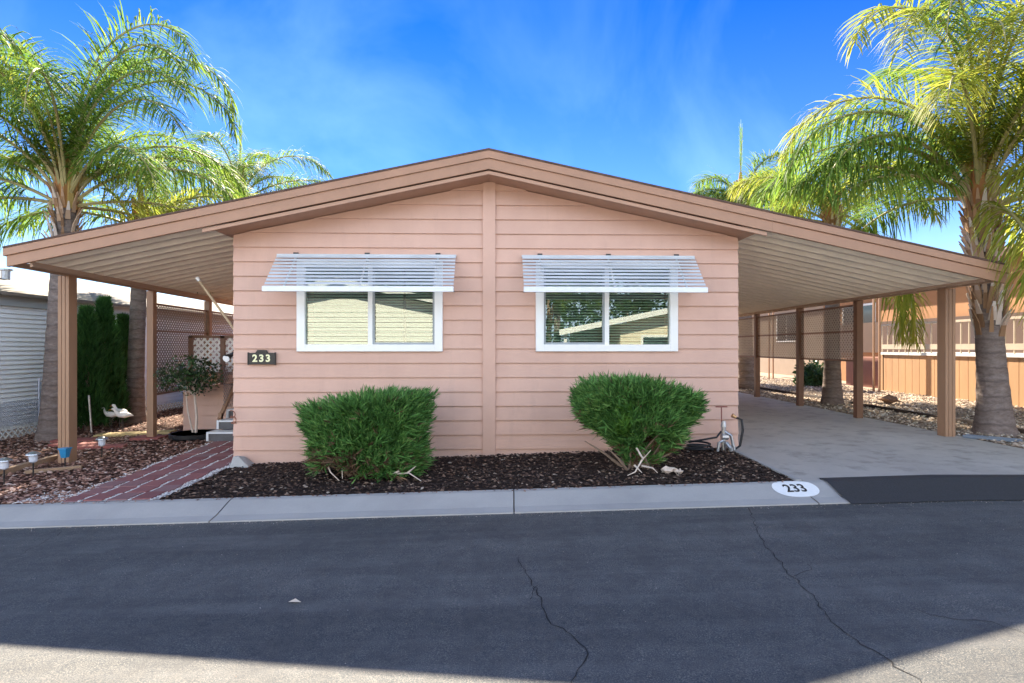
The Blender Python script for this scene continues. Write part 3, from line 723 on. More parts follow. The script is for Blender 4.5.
# ------------------------------------------------------------------ shrubs
def blades(m, p, d, n, L, wd, spread=.5):
    for _ in range(n):
        q = (d+Vector((random.gauss(0, spread), random.gauss(0, spread), random.gauss(0, spread)))).normalized()
        l = L*random.uniform(.6, 1.25); s_ = q.cross(Vector((random.random()-.5, random.random()-.5, random.random()-.5))).normalized()*wd
        mid = p+q*l*.45
        m.quad(p, mid-s_, p+q*l, mid+s_)
def juniper(X, Y, fx, H, n, label, hw, hd, bright=None, zlo=.12, deadl=()):
    z0 = gz(X)
    root = empty('juniper_bush', (X, Y, z0), 0, label, 'shrub', 'clipped juniper bushes before the wall')
    m = MB(); br = MB(); dr = MB(); cnt = 0
    while cnt < n:
        x = random.uniform(-1.05, 1.05); y = random.uniform(-1, 1); z = random.random()
        inside, edge = fx(x, y, z)
        if not inside: continue
        if edge > .24 and random.random() < .82: continue
        p = Vector((x*hw, y*hd, zlo+z*(H-zlo)))
        d = Vector((x*1.1, y*.9, .12+z*.85)).normalized()
        tg = m
        if bright and bright(x, y, z): tg = br
        d = (d+Vector((random.gauss(0, .4), random.gauss(0, .4), .12+random.gauss(0, .25)))).normalized(); sz = random.choice((.7, .9, 1.1, 1.45))
        if tg is m and random.random() < (.75 if (z < .3 and -.7 < x < .0 and hw > .75) else .2 if z < .3 else .03): tg = dr
        blades(tg, p-d*.05, d, 6, .125*sz, .0075*sz**.5, .36); cnt += 1
    for _ in range(260):   # long stray shoots on the outside
        for __ in range(50):
            x = random.uniform(-1.05, 1.05); y = random.uniform(-1, 1); z = random.random()
            i_, e = fx(x, y, z)
            if i_ and e < .08: break
        if not (i_ and e < .12): continue
        p = Vector((x*hw, y*hd, zlo+z*(H-zlo))); d = Vector((x*1.2, y, .2+z*.9)).normalized()
        for k in range(4): blades(m, p+d*.03*k, d, 3, .12-.015*k, .005, .25)
    m.build('foliage', JUN, root)
    if br.v: br.build('bright_foliage', JUNY, root)['label'] = 'lighter yellow-green patch'
    dr.build('dry_foliage', DRYF, root)['label'] = 'brown dry twigs'
    st = MB()
    for i in range(16):
        a = random.uniform(0, 2*PI); e = random.uniform(.5, 1.2); d = Vector((math.cos(a)*1.1, math.sin(a)*.7, e)); L_ = random.uniform(.35, .7)*H
        p0 = Vector((random.uniform(-.16, .16), random.uniform(-.1, .1), -.04)); st.tube([p0, p0+d*L_*.4+Vector((0, 0, .02)), p0+d*L_*.8], [.022, .015, .006], 6)
    st.build('stem', BRANCH, root)
    for pts in deadl: MB().tube(pts, [.013*(1-.7*i/(len(pts)-1)) for i in range(len(pts))], 5).build('dead_branch', DEADW, root)
    return root
def fb1(x, y, z):
    top = .80+.20*min(1, (x+1)/1.3)-.0 ; side = (1-.10*(1-z)-(.14*(1-z) if x < 0 else .02))*(1+.04*math.sin(z*19+y*7)+.03*math.sin(z*9+1)); top += .03*math.sin(x*11+y*5)
    if z > top: return False, 0
    bot = .0 if abs(x-.25) > .55 else .0
    if x > -.75 and x < -.05 and z < .16*(1-abs(x+.4)/.38) and y < .2: return False, 0
    ax = (abs(x)/side)**4+(abs(y))**3
    if ax > 1: return False, 0
    return True, min(1-ax**.3, (top-z)*1.4)
random.seed(21)
juniper(-1.83, 7.2, fb1, 1.0, 7600, 'wide boxy green juniper under the left window, its flat top sloping down leftwards', .785, .52, None, .07,
        [[(.45, -.45, .1), (.62, -.5, .12), (.8, -.55, .02)], [(.6, -.48, .12), (.7, -.5, .2)], [(.5, -.48, .14), (.4, -.5, .1)], [(-.45, -.3, .3), (-.32, -.45, .12), (-.2, -.5, .03)], [(-.2, -.4, .25), (-.17, -.48, .05)]])
def fb2(x, y, z):
    top = 1-.10*abs(x+.1)**2.2-.06*max(0, x); wd = (.25+.75*min(1, z*1.75)**.85)*(1+.07*math.sin(x*9+z*7)+.05*math.sin(z*17+y*8))
    if .0 < x < .6 and .12 < z < .42 and y < -.1 and math.sin(x*23+z*31)+math.sin(z*47) > -.4: return False, 0
    if x < -.2: wd *= .82+.2*min(1, z*1.3)
    if z > top: return False, 0
    cx = .12*(1-z)
    ax = (abs(x-cx)/wd)**2.6+(abs(y)/(wd*.98))**2.6
    if z > .8: ax += ((z-.8)/.33)**2
    if ax > 1: return False, 0
    return True, 1-ax**.5
random.seed(22)
juniper(1.53, 7.12, fb2, 1.09, 5600, 'rounded juniper under the right window, narrow at its base with bleached dead branches', .70, .54, lambda x, y, z: -.42 < x < -.22 and .38 < z < .74 and y < -.35, .05,
        [[(-.05, -.35, .3), (.0, -.48, .2), (.08, -.5, .3)], [(.0, -.48, .2), (-.06, -.5, .27)], [(.02, -.4, .2), (-.1, -.5, .05), (-.2, -.55, .02)], [(.0, -.4, .1), (.1, -.52, .1), (.16, -.5, .04)], [(-.1, -.45, .12), (-.02, -.5, .04)]])
for (x, y, s_, lb) in ((1.84, 6.72, .075, 'cream rock lying under the right juniper, larger and farther left'), (1.95, 6.68, .05, 'small cream rock lying right of the bigger one under the right juniper')):
    m = MB(); 
    for _ in range(3): m.blob((random.uniform(-.02, .02), random.uniform(-.02, .02), s_*.5), s_, .9)
    o = m.build('rock', simple('cream_rock', (.6, .48, .4), .9, .25, 20, .5, 40)); o.location = (x, y, gz(x)); tag(o, lb, 'rock', 'rocks under the right juniper')
m = MB(); m.hexa([(-.13, -.1, 0), (.17, -.13, 0), (.15, .12, 0), (-.12, .13, 0), (-.12, -.02, .14), (-.03, -.05, .15), (.02, .05, .13), (-.1, .06, .14)])
o = m.build('corner_stone', CONC, bevel=.01); o.location = (-3.78, 7.98, gz(-3.8)-.01); tag(o, 'grey wedge of concrete at the left corner of the house wall', 'stone')
# cypresses
def cypress(X, Y, H, r_, label):
    root = empty('cypress_bush', (X, Y, gz(X)), 0, label, 'cypress', 'cypresses between the left palms')
    m = MB(); n = 2600
    for _ in range(n):
        z = random.random()**.85; a = random.uniform(0, 2*PI); rr = r_*(1-.88*max(0, z-.35)/.65-.1*(1-z))*(1+.22*math.sin(a*3+z*9))*(random.random()**.3)
        rr = max(rr, .02); p = Vector((math.cos(a)*rr, math.sin(a)*rr, .05+z*(H-.2)))
        d = Vector((math.cos(a)*.4, math.sin(a)*.4, 1)).normalized(); blades(m, p, d, 6, .17, .011, .25)
    m.build('foliage', CYP, root)
    MB().lathe(0, 0, [(.05, -.05), (.045, H*.5), (.02, H*.85)], 8).build('trunk', BRANCH, root)
random.seed(31)
cypress(-9.28, 12.45, 2.75, .40, 'dark green cypress nearest the front patio post'); cypress(-9.3, 13.0, 3.0, .42, 'taller pointed cypress between the two left palm trunks')
cypress(-9.75, 14.3, 2.7, .4, 'cypress standing behind the second palm trunk')

# ------------------------------------------------------------------ porch, steps, camellia and garden bits on the left
por = empty('porch', (-5.4, 12, gz(-5.4)), 0, 'pink skirted side porch with brown lattice railing behind the house corner', 'porch')
po = (-5.4, 12, gz(-5.4))
MB().box(-6.65, -4.1, 11.9, 15.5, .70, .76).build('deck', WOOD, por, off=po)
m = MB()
for k in range(5): z0 = -.1+.2*k; m.hexa([(-6.62, 11.46, z0), (-5.62, 11.46, z0), (-5.62, 11.6, z0), (-6.62, 11.6, z0), (-6.62, 11.485, z0+.2), (-5.62, 11.485, z0+.2), (-5.62, 11.6, z0+.2), (-6.62, 11.6, z0+.2)])
m.box(-6.62, -6.55, 11.6, 15.5, -.1, .75)
m.build('skirt_panel', PINK, por, off=po)
m = MB().bar((-6.75, 11.95, 1.88), (-4.12, 11.95, 1.88), .09, .05)
m.bar((-6.75, 11.95, 1.12), (-4.12, 11.95, 1.12), .06, .05)
rl = m.build('railing', POSTD, por, off=po)
for x in (-6.72, -6.05, -5.38, -4.72, -4.15): MB().bar((x, 11.95, .7), (x, 11.95, 1.9), .09, .09).build('railing_post', POSTD, rl, off=po)
m = MB()
def latt(m, P0, ax, wd, ht, sp, hw, o, dz=.012):   # crossed laths filling a wd x ht panel
    P0 = Vector(P0); ax = Vector(ax); Z = Vector((0, 0, 1)); n_ = ax.cross(Z).normalized()
    for dr in (0, 1):
        c = sp
        while c < wd+ht:
            a0, a1 = max(0, c-ht), min(wd, c)
            if a1-a0 > .01:
                ya, yb = c-a0, c-a1
                if dr: ya, yb = ht-ya, ht-yb
                A = P0+ax*a0+Z*ya+n_*dz*dr; B = P0+ax*a1+Z*yb+n_*dz*dr
                m.bar(A, B, .008, hw*2, up=n_.cross(B-A)) if False else m.quad(A-Z*hw, B-Z*hw, B+Z*hw, A+Z*hw)
            c += sp
for x in (-6.67, -6.0, -5.33, -4.67): latt(m, (x, 11.95, 1.14), (1, 0, 0), .57, .72, .13, .03, 0)
m.build('lattice_infill', WHITE, rl, off=po)
st = empty('porch_steps', (-5.0, 10.3, gz(-5)), 0, 'three grey steps with white nosings at the end of the paver walkway', 'steps')
so = (-5.0, 10.3, gz(-5))
for k in range(4):
    y0 = 10.25+.36*k; zt = -.03+.165*(k+1)
    b = MB().box(-5.48, -4.15, y0+.02, 11.88, -.2 if k == 0 else zt-.165, zt-.03).build('step', simple('grey_step', (.12, .115, .12), .8, .2, 10, .2), st, off=so)
    MB().box(-5.5, -4.13, y0, y0+.3, zt-.03, zt).box(-5.5, -5.46, y0-.002, y0+.03, zt-.16, zt-.03).build('nosing', WMETAL, b, off=so)
m = MB(); latt(m, (-5.52, 10.9, .5), (0, 1, 0), .9, .8, .08, .012, 0); 
m.build('side_screen', simple('grey_lattice', (.3, .3, .33), .6, .1, 3, 0), st, off=so)
MB().bar((-5.52, 10.75, .3), (-5.52, 11.85, 1.45), .06, .06).bar((-5.52, 10.8, -.1), (-5.52, 10.8, .42), .06, .06).build('handrail', POST, st, off=so)

cam_t = empty('camellia_shrub', (-6.02, 10.85, gz(-6)), 0, 'small dark-leaved standard shrub in a black tray behind the second patio post', 'potted shrub')
m = MB(); random.seed(41)
for _ in range(2300):
    a = random.uniform(0, 2*PI); u_ = random.uniform(-1, 1); rr = random.random()**.4
    p = Vector((math.cos(a)*math.sqrt(1-u_*u_)*.62, math.sin(a)*math.sqrt(1-u_*u_)*.5, u_*.40))*rr
    cl = (math.sin(p.x*9)+math.sin(p.z*11+2)+math.sin(p.y*10))
    if cl < -1.1: continue
    p += Vector((-.12, 0, 1.18)); d = Vector((random.gauss(0, 1), random.gauss(0, 1), random.gauss(.1, .8))).normalized()
    s_ = d.cross(Vector((random.random(), random.random(), random.random()))).normalized()*.02; L_ = random.uniform(.05, .085)
    m.quad(p, p+d*L_*.5-s_, p+d*L_, p+d*L_*.5+s_)
m.build('foliage', CAM, cam_t)
m = MB().tube([(0, 0, 0), (.02, 0, .4), (-.02, 0, .8), (-.05, 0, 1.1)], [.028, .024, .02, .01], 7)
m.tube([(-.05, .03, 0), (-.15, 0, .5), (-.2, 0, 1.0)], [.018, .015, .008], 6)
for i in range(7): a = i*.9; m.tube([(-.03, 0, .8), (-.08+math.cos(a)*.22, math.sin(a)*.2, 1.05), (-.1+math.cos(a)*.42, math.sin(a)*.36, 1.2+.1*math.sin(i*2))], [.013, .009, .004], 5)
m.build('stem', DEADW, cam_t)
MB().lathe(0, 0, [(.40, 0), (.44, .03), (.45, .1), (.42, .1), (.4, .06), (.01, .05)], 24).build('tray', RUBBER, cam_t)

# flagpole and lamp at the house corner
fp = empty('leaning_pole', (-4.02, 8.75, 1.55), 0, 'beige pole with a white tip leaning up and left from the house corner', 'pole')
MB().tube([(0, 0, 0), (-.28, -.06, .48), (-.72, -.12, 1.12)], [.02, .02, .018], 8).build('pole', simple('beige_pole', (.5, .38, .24), .5, .1, 5, 0), fp)
MB().tube([(-.715, -.119, 1.115), (-.75, -.122, 1.165)], [.024, .03], 8).build('tip', WHITE, fp)
MB().box(-.05, .08, -.03, .03, -.06, .04).build('bracket', BLACK, fp)
lp = empty('wall_lamp', (-4.05, 8.45, 1.52), 0, 'small black lamp with a round white face on the house corner', 'lamp')
MB().tube([(.08, 0, .12), (-.04, -.02, .07), (-.12, -.06, .0)], [.028, .026, .03], 8).box(.03, .12, -.05, .05, .05, .17).build('arm', BLACK, lp)
MB().tube([(-.12, -.05, .01), (-.13, -.11, -.02)], [.04, .062], 14).build('shade', BLACK, lp)
MB().tube([(-.13, -.11, -.02), (-.131, -.118, -.022)], [.055, .05], 14).build('lens', WHITE, lp)
cl = empty('cable_coil', (-4.0, 8.16, .55), 0, 'small rusty coil hooked on the left edge of the house wall', 'cable')
m = MB()
m.tube([(.05+.035*math.cos(a), -.05-.004*a, .04*a/3+.03*math.sin(a)) for a in [k*.4 for k in range(40)]], .006, 5)
m.build('cable', simple('rusty_metal', (.28, .1, .06), .7, .2, 9, .1), cl)

# solar path lights
def solar(kind):
    if kind == 0:
        root = empty('path_light', (0, 0, 0)); MB().lathe(0, 0, [(.009, -.05), (.009, .2)], 8).build('stake', BLACK, root)
        MB().lathe(0, 0, [(.02, .18), (.045, .2), (.05, .27), (.052, .285)], 14).build('lens', simple('frosted_lens', (.6, .62, .68), .2, .1, 9, 0), root)
        MB().lathe(0, 0, [(.052, .285), (.085, .29), (.08, .305), (.03, .33), (.005, .335)], 16).build('cap', STEEL, root)
    else:
        root = empty('path_light', (0, 0, 0)); MB().lathe(0, 0, [(.009, -.05), (.009, .15)], 8).build('stake', BLACK, root)
        MB().hexa([(-.035, -.035, .15), (.035, -.035, .15), (.035, .035, .15), (-.035, .035, .15), (-.05, -.05, .27), (.05, -.05, .27), (.05, .05, .27), (-.05, .05, .27)]).build('lens', BLUE, root)
        MB().box(-.06, .06, -.06, .06, .27, .29).build('cap', BLUE, root)
    return root
def copy_tree(o, parent=None):
    c = o.copy(); COL.objects.link(c); c.parent = parent
    for ch in [q for q in COL.objects if q.parent == o]: copy_tree(ch, c)
    return c
sl = solar(0); sb = solar(1)
for i, (x, y, lb) in enumerate([(-6.46, 7.25, 'path light at the left edge of the photo, leftmost of the row'), (-6.45, 7.68, 'silver path light left of the blue one'), (-6.44, 8.95, 'silver path light right of the blue one, before the stepping stones')]):
    o = sl if i == 0 else copy_tree(sl)
    o.location = (x, y, gz(x)); tag(o, lb, 'path light', 'solar path lights in the bark')
sb.location = (-6.43, 8.2, gz(-6.4)); tag(sb, 'blue square path light at the foot of the front patio post', 'path light', 'solar path lights in the bark')
# timber edging, boards, pavers, stake
def timber(a, b, w_, h_, lb, mt=WOOD, nm='timber_edging', g=None):
    A = Vector((a[0], a[1], gz(a[0])+h_*.3)); B = Vector((b[0], b[1], gz(b[0])+h_*.3)); mid = (A+B)/2
    o = MB().bar(A, B, w_, h_).build(nm, mt, off=mid, bevel=.006); return tag(o, lb, nm.replace('_', ' '), g)
timber((-7.0, 7.3), (-7.15, 9.1), .09, .09, 'long weathered timber edging lying in the bark beside the front post')
timber((-6.75, 7.9), (-6.15, 8.15), .06, .05, 'short pale timber offcut behind the blue path light')
timber((-8.35, 11.5), (-6.95, 11.7), .35, .05, 'yellow-brown plank lying flat in front of the bird ornaments', simple('yellow_board', (.5, .36, .16), .8, .2, 9, .2), 'garden_board')
def slab(x, y, w_, d_, a, lb):
    o = MB().hexa([(-w_, -d_, -.02), (w_, -d_*.8, -.02), (w_*.9, d_, -.02), (-w_, d_*.9, -.02), (-w_, -d_, .035), (w_, -d_*.8, .035), (w_*.9, d_, .035), (-w_, d_*.9, .035)]).build('stepping_stone', TERRA, bevel=.008)
    o.location = (x, y, gz(x)+.005); o.rotation_euler = (0, 0, a); tag(o, lb, 'stepping stone', 'red stepping stones in the left bark')
slab(-8.3, 10.9, .4, .16, .1, 'farthest red stepping stone, beside the yellow-brown plank'); slab(-7.9, 10.35, .42, .14, 0, 'middle red stepping stone behind the front path lights'); slab(-7.2, 10.0, .4, .13, .15, 'nearest red stepping stone, right of the front patio post')
slab(-6.95, 10.95, .26, .22, 0, 'red stone at the foot of the second patio post')
o = MB().lathe(0, 0, [(.02, -.05), (.02, .78), (.012, .8)], 8).build('garden_stake', STEEL); o.location = (-8.85, 12.0, gz(-8.8)); o.rotation_euler = (0, -.07, 0); tag(o, 'thin grey metal stake in front of the cypresses', 'stake')
# white shore bird ornaments
def bird(x, y, h, az, lb):
    root = empty('bird_ornament', (x, y, gz(x)), az, lb, 'garden ornament', 'white bird ornaments')
    b = MB().tube([(-.2, 0, h+.01), (-.13, 0, h+.03), (-.04, 0, h+.03), (.06, 0, h+.04), (.11, 0, h+.07), (.14, 0, h+.13), (.165, 0, h+.165), (.19, 0, h+.165), (.21, 0, h+.155)], [.008, .04, .065, .06, .04, .026, .032, .03, .01], 10)
    b.build('body', simple('white_ornament_paint', (.8, .76, .72), .5, .1, 9, .1), root, smooth=True)
    MB().tube([(.2, 0, h+.16), (.27, 0, h+.14)], [.012, .003], 6).build('beak', simple('orange_beak', (.5, .22, .05), .5, .1, 9, 0), root)
    for s in (-1, 1): MB().tube([(-.01, s*.025, h), (0, s*.03, h*.5), (-.01, s*.03, -.03)], .006, 5).build('leg', BLACK, root)
bird(-8.80, 12.5, .30, PI, 'white bird ornament facing left, left of the pair'); bird(-8.55, 12.45, .36, PI*.95, 'white bird ornament in the middle, head raised highest'); bird(-8.40, 12.3, .30, PI*1.1, 'white bird ornament on the right, before the palm trunk')

# water meter assembly by the right end of the wall
wm = empty('water_valve_assembly', (2.97, 8.0, gz(2.97)), 0, 'grey valve and pipe cluster with T handle and black hose at the wall end', 'valve')
m = MB().tube([(0, 0, 0), (0, 0, .34)], .03, 10).tube([(-.03, 0, .2), (.06, 0, .2)], [.05, .045], 10).tube([(0, 0, .34), (0, 0, .42)], [.042, .03], 10)
m.tube([(.0, 0, .28), (.09, -.04, .22), (.13, -.05, .02)], .022, 8).tube([(0, -.0, .15), (-.08, -.04, .12), (-.1, -.05, 0)], .022, 8).tube([(.02, -.05, .12), (.06, -.1, .06), (.07, -.1, 0)], .03, 8)
m.build('valve_body', STEEL, wm, smooth=False)
MB().tube([(-.03, 0, .4), (-.03, 0, .62)], .008, 6).tube([(-.11, 0, .62), (.05, 0, .62)], .011, 6).build('handle', simple('rusty_red_metal', (.25, .09, .07), .6, .2, 9, .1), wm)
MB().tube([(.05, -.03, .1), (.14, -.05, .03), (.21, -.05, .08), (.25, -.05, .3), (.24, -.03, .44), (.17, 0, .47)], .017, 8).build('hose', RUBBER, wm, smooth=True)
MB().tube([(.17, 0, .47), (.12, 0, .5)], [.022, .03], 8).build('tap', simple('brass', (.5, .3, .15), .4, .1, 9, 0, metal=.8), wm)
m = MB(); pts = [(-.36+.2*math.cos(a)*(1-.02*a), -.02+.13*math.sin(a), .02+.007*a) for a in [k*.35 for k in range(46)]]+[(-.12, -.04, .2), (-.05, -.02, .28)]
o = m.tube(pts, .014, 7).build('garden_hose', RUBBER, smooth=True); o.location = (2.97, 7.98, gz(2.97)); tag(o, 'coiled black garden hose on the mulch left of the valve cluster', 'hose')

# downspout tray at carport post
dt = MB()
for a, b in (((7.0, 8.85), (7.42, 8.42)), ((7.1, 8.92), (7.62, 8.52))): dt.bar((a[0], a[1], gz(7)+.03), (b[0], b[1], gz(7)+.02), .05, .03)
dt.hexa([(6.98, 8.82, gz(7)+.002), (7.42, 8.4, gz(7)+.002), (7.64, 8.5, gz(7)+.002), (7.12, 8.95, gz(7)+.002), (6.98, 8.82, gz(7)+.012), (7.42, 8.4, gz(7)+.012), (7.64, 8.5, gz(7)+.012), (7.12, 8.95, gz(7)+.012)])
tag(dt.build('splash_tray', simple('blue_grey_plastic', (.16, .19, .23), .5, .1, 6, 0), off=(7.2, 8.7, gz(7)), bevel=.004), 'blue-grey downspout tray at the foot of the front carport post', 'splash tray')
# edging strip in gravel and a boulder
timber((8.4, 8.2), (8.35, 22), .05, .08, 'dark timber edging running through the gravel right of the palms', simple('dark_edging', (.06, .045, .04), .9, .2, 9, .2), 'gravel_edging')
o = MB()
for _ in range(3): o.blob((random.uniform(-.05, .05), random.uniform(-.05, .05), .1), .22, .7)
o = o.build('boulder', simple('brown_rock', (.25, .15, .1), .9, .25, 12, .5, 30), smooth=False); o.location = (9.3, 14.0, gz(9)); tag(o, 'brown boulder on the gravel seen just right of the second carport post', 'rock')
# fallen leaf
o = MB().quad((-.04, 0, .005), (0, -.02, .015), (.05, 0, .004), (0, .025, .018)).build('fallen_leaf', simple('pale_dry_leaf', (.6, .5, .4), .8, .1, 9, 0)); p = on_road(294, 603); o.location = (p.x, p.y, p.z+.002); tag(o, 'single pale dry leaf lying on the shaded asphalt', 'leaf')

# ------------------------------------------------------------------ neighbour on the left
nl = empty('neighbour_home', (-12.8, 16, gz(-13)), 0, 'white ribbed-sided home with pale shingle roof beyond the left garden', 'house')
no = (-12.8, 16, gz(-13)); X0 = -10.25
m = MB(); z = -.02
while z < 2.5:
    h = .095; zz = z
    y1 = 28 if z > .55 else 28
    m.quad((X0, 6.8, z), (X0, 28, z), (X0-.045, 28, z+h), (X0-.045, 6.8, z+h)); m.quad((X0, 6.8, z), (X0-.045, 6.8, z-.001), (X0-.045, 28, z-.001), (X0, 28, z)); z += h
m.box(-15.3, X0-.03, 6.8, 6.86, -.3, 2.6).build('wall', simple('white_siding', (.86, .87, .88), .5, .05, 3, 0), nl, off=no)
MB().box(X0-.02, X0+.06, 6.7, 28, 2.5, 2.78).build('eave_band', simple('grey_eave', (.40, .43, .44), .6, .05, 3, 0), nl, off=no)
t = NT('pale_shingles'); br_ = t.n('ShaderNodeTexBrick'); br_.inputs['Scale'].default_value = 6; br_.inputs['Color1'].default_value = (.24, .205, .175, 1); br_.inputs['Color2'].default_value = (.15, .13, .115, 1); br_.inputs['Mortar'].default_value = (.22, .19, .17, 1); br_.inputs['Mortar Size'].default_value = .012
mp = t.n('ShaderNodeMapping'); mp.inputs['Rotation'].default_value = (0, 0, PI/2); t.l(t.co.outputs['Object'], mp.inputs[0]); t.l(mp.outputs[0], br_.inputs[0])
SHP = t.finish(t.mix(t.noise(30, 4), br_.outputs[0], (.2, .175, .15)), .9)
m = MB().hexa([(X0+.3, 6.6, 2.70), (X0+.3, 28.2, 2.70), (-13.5, 28.2, 3.60), (-13.5, 6.6, 3.60), (X0+.3, 6.6, 2.76), (X0+.3, 28.2, 2.76), (-13.5, 28.2, 3.68), (-13.5, 6.6, 3.68)])
m.hexa([(-16.8, 6.6, 2.6), (-16.8, 28.2, 2.6), (-13.5, 28.2, 3.60), (-13.5, 6.6, 3.60), (-16.8, 6.6, 2.66), (-16.8, 28.2, 2.66), (-13.5, 28.2, 3.68), (-13.5, 6.6, 3.68)])
m.build('roof', SHP, nl, off=no)
MB().lathe(-11.9, 13.4, [(.09, 3.0), (.09, 3.45), (.14, 3.46), (.14, 3.5)], 10).build('roof_vent', STEEL, nl, off=no)
m = MB(); latt(m, (X0+.03, 6.8, -.22), (0, 1, 0), 21, .26, .14, .022, 0)
m.build('base_lattice', WHITE, nl, off=no)
m = MB(); latt(m, (X0+.05, 8.0, .06), (0, 1, 0), 4.3, .5, .05, .006, 0); m.bar((X0+.05, 12.3, 0), (X0+.05, 12.3, 1.0), .03)
m.build('mesh_panel', simple('pale_mesh', (.6, .62, .72), .5, .05, 3, 0), nl, off=no)

# ------------------------------------------------------------------ neighbour on the right
nr = empty('neighbour_home', (14, 16, gz(12)), 0, 'orange-tan home with raised deck and pale railing beyond the right gravel', 'house')
ro = (14, 16, gz(12)); XD = 12.0
m = MB()
y = 6.0
while y < 18.4:
    m.box(XD, XD+.05, y, y+.285, .1, 1.42); m.box(XD+.012, XD+.05, y+.285, y+.3, .1, 1.42); y += .3
m.box(XD, 14, 18.4, 18.45, .1, 1.42)
m.build('deck_skirt', simple('tan_skirt_boards', (.44, .25, .125), .75, .12, 2.5, .25, 25, stretch=(1, 1, .3)), nr, off=ro)
MB().box(XD-.04, 14, 6, 18.5, 1.42, 1.50).build('deck', simple('white_deck_edge', (.62, .62, .6), .6, .05, 3, 0), nr, off=ro)
rl = MB().box(XD-.02, XD+.05, 6, 18.5, 2.34, 2.40).box(XD-.01, XD+.03, 6, 18.5, 1.60, 1.75).build('railing', simple('pale_rail', (.5, .41, .31), .6, .1, 3, 0), nr, off=ro)
y = 6.05
while y < 18.5:
    MB().box(XD-.004, XD+.026, y, y+.03, 1.5, 2.34).build('baluster', MATS['pale_rail'], rl, off=ro); y += .27
m = MB(); z = .1
m.box(14, 14.1, 3, 25.6, .1, 4.3)
nw = m.build('wall', ORANGE, nr, off=ro)
MB().box(13.98, 14.1, 25.6, 40, .1, 4.3).build('wall', NBEIGE, nr, off=ro)['label'] = 'paler beige rear wall'
for (ya, yb, za, zb) in ((9.6, 11.4, 2.0, 3.4), (13.4, 15.2, 2.0, 3.4), (22, 24, 2.0, 3.3), (28, 30, 2.0, 3.3)):
    wn = MB().box(13.95, 14, ya-.08, ya, za-.08, zb+.08).box(13.95, 14, yb, yb+.08, za-.08, zb+.08).box(13.95, 14, ya, yb, zb, zb+.08).box(13.95, 14, ya, yb, za-.08, za).box(13.96, 14, (ya+yb)/2-.025, (ya+yb)/2+.025, za, zb).build('window', WHITE, nr, off=ro)
    MB().box(13.975, 13.985, ya, yb, za, zb).build('pane', simple('dark_pane', (.03, .035, .04), .1, .1, 2, 0), wn, off=ro)
MB().box(13.93, 13.99, 6, 25.5, 1.45, 2.62).build('shade_panel', simple('dark_porch_shade', (.085, .045, .03), .7, .15, 3, .1), nr, off=ro)  # added dark sheet: shadow and furniture tone behind the railing, as colour
MB().box(13.90, 13.94, 16.4, 17.3, 1.5, 3.55).build('door', simple('dark_door', (.05, .03, .025), .5, .1, 3, 0), nr, off=ro)
m = MB().hexa([(13.6, 12.9, 4.2), (18, 12.9, 5.2), (18, 40, 5.2), (13.6, 40, 4.2), (13.6, 12.9, 4.37), (18, 12.9, 5.37), (18, 40, 5.37), (13.6, 40, 4.37)])
m.hexa([(11.7, 3, 3.95), (18, 3, 5.2), (18, 12.9, 5.2), (11.7, 12.9, 3.95), (11.7, 3, 4.12), (18, 3, 5.37), (18, 12.9, 5.37), (11.7, 12.9, 4.12)])
MB().box(11.33, 11.6, 17.8, 31.2, 3.97, 4.1).build('porch_beam', POST, nr, off=ro)
m.build('roof', simple('brown_neighbour_roof', (.12, .07, .05), .9, .3, 12, .4, 50), nr, off=ro)
for y in (7.2, 10.2, 12.6): 
    MB().box(XD+.1, XD+.22, y, y+.12, 1.5, 4.02).build('porch_post', simple('dark_brown_post', (.05, .03, .022), .5, .1, 3, 0), nr, off=ro)
for y in (17.9, 25.2, 31):
    MB().box(11.35, 11.40, y, y+.05, .1, 3.97).box(11.53, 11.58, y, y+.05, .1, 3.97).build('porch_post', POST, nr, off=ro)
MB().box(XD+.3, XD+.9, 9.2, 9.7, 1.5, 2.35).build('storage_box', simple('blue_box', (.02, .035, .2), .5, .1, 3, 0), nr, off=ro)
MB().box(12.6, 14, 19.2, 21.5, .1, 1.3).build('entry_steps', simple('red_brown_step', (.22, .09, .06), .7, .1, 3, .1), nr, off=ro)
# things at the far end of the lot
fb = empty('far_home', (3, 44, gz(3)), 0, 'pale stucco home closing the far end of the lots', 'house')
fo = (3, 44, gz(3))
MB().box(-14, 22, 44, 52, 0, 3.2).build('wall', NBEIGE, fb, off=fo)
MB().hexa([(-14.6, 43.4, 3.2), (22.6, 43.4, 3.2), (22.6, 52.6, 3.2), (-14.6, 52.6, 3.2), (-14.6, 47.9, 4.5), (22.6, 47.9, 4.5), (22.6, 48.1, 4.5), (-14.6, 48.1, 4.5)]).build('roof', SHP, fb, off=fo)
for x in (-9, -3, 9.0, 15.0):
    wn = MB().box(x, x+1.8, 43.94, 44, 1.0, 2.3).build('window', WHITE, fb, off=fo); MB().box(x+.1, x+1.7, 43.93, 43.945, 1.1, 2.2).build('pane', MATS['dark_pane'], wn, off=fo)
def bush(X, Y, rx, rz_, lb, mt=TREEL, n=1600):
    root = empty('round_bush', (X, Y, gz(X)), 0, lb, 'bush'); m = MB()
    for _ in range(n):
        a = random.uniform(0, 2*PI); u_ = random.uniform(-.5, 1); rr = random.random()**.3
        p = Vector((math.cos(a)*math.sqrt(1-u_*u_)*rx, math.sin(a)*math.sqrt(1-u_*u_)*rx, u_*rz_+rz_*.5))*rr*(1+.2*math.sin(a*4+u_*5))
        d = Vector((random.gauss(0, 1), random.gauss(0, 1), random.gauss(.5, 1))).normalized(); blades(m, p, d, 2, .14, .03, .5)
    m.build('foliage', mt, root)
    MB().tube([(0, 0, -.05), (0, 0, rz_)], [.05, .03], 7).build('stem', BRANCH, root)
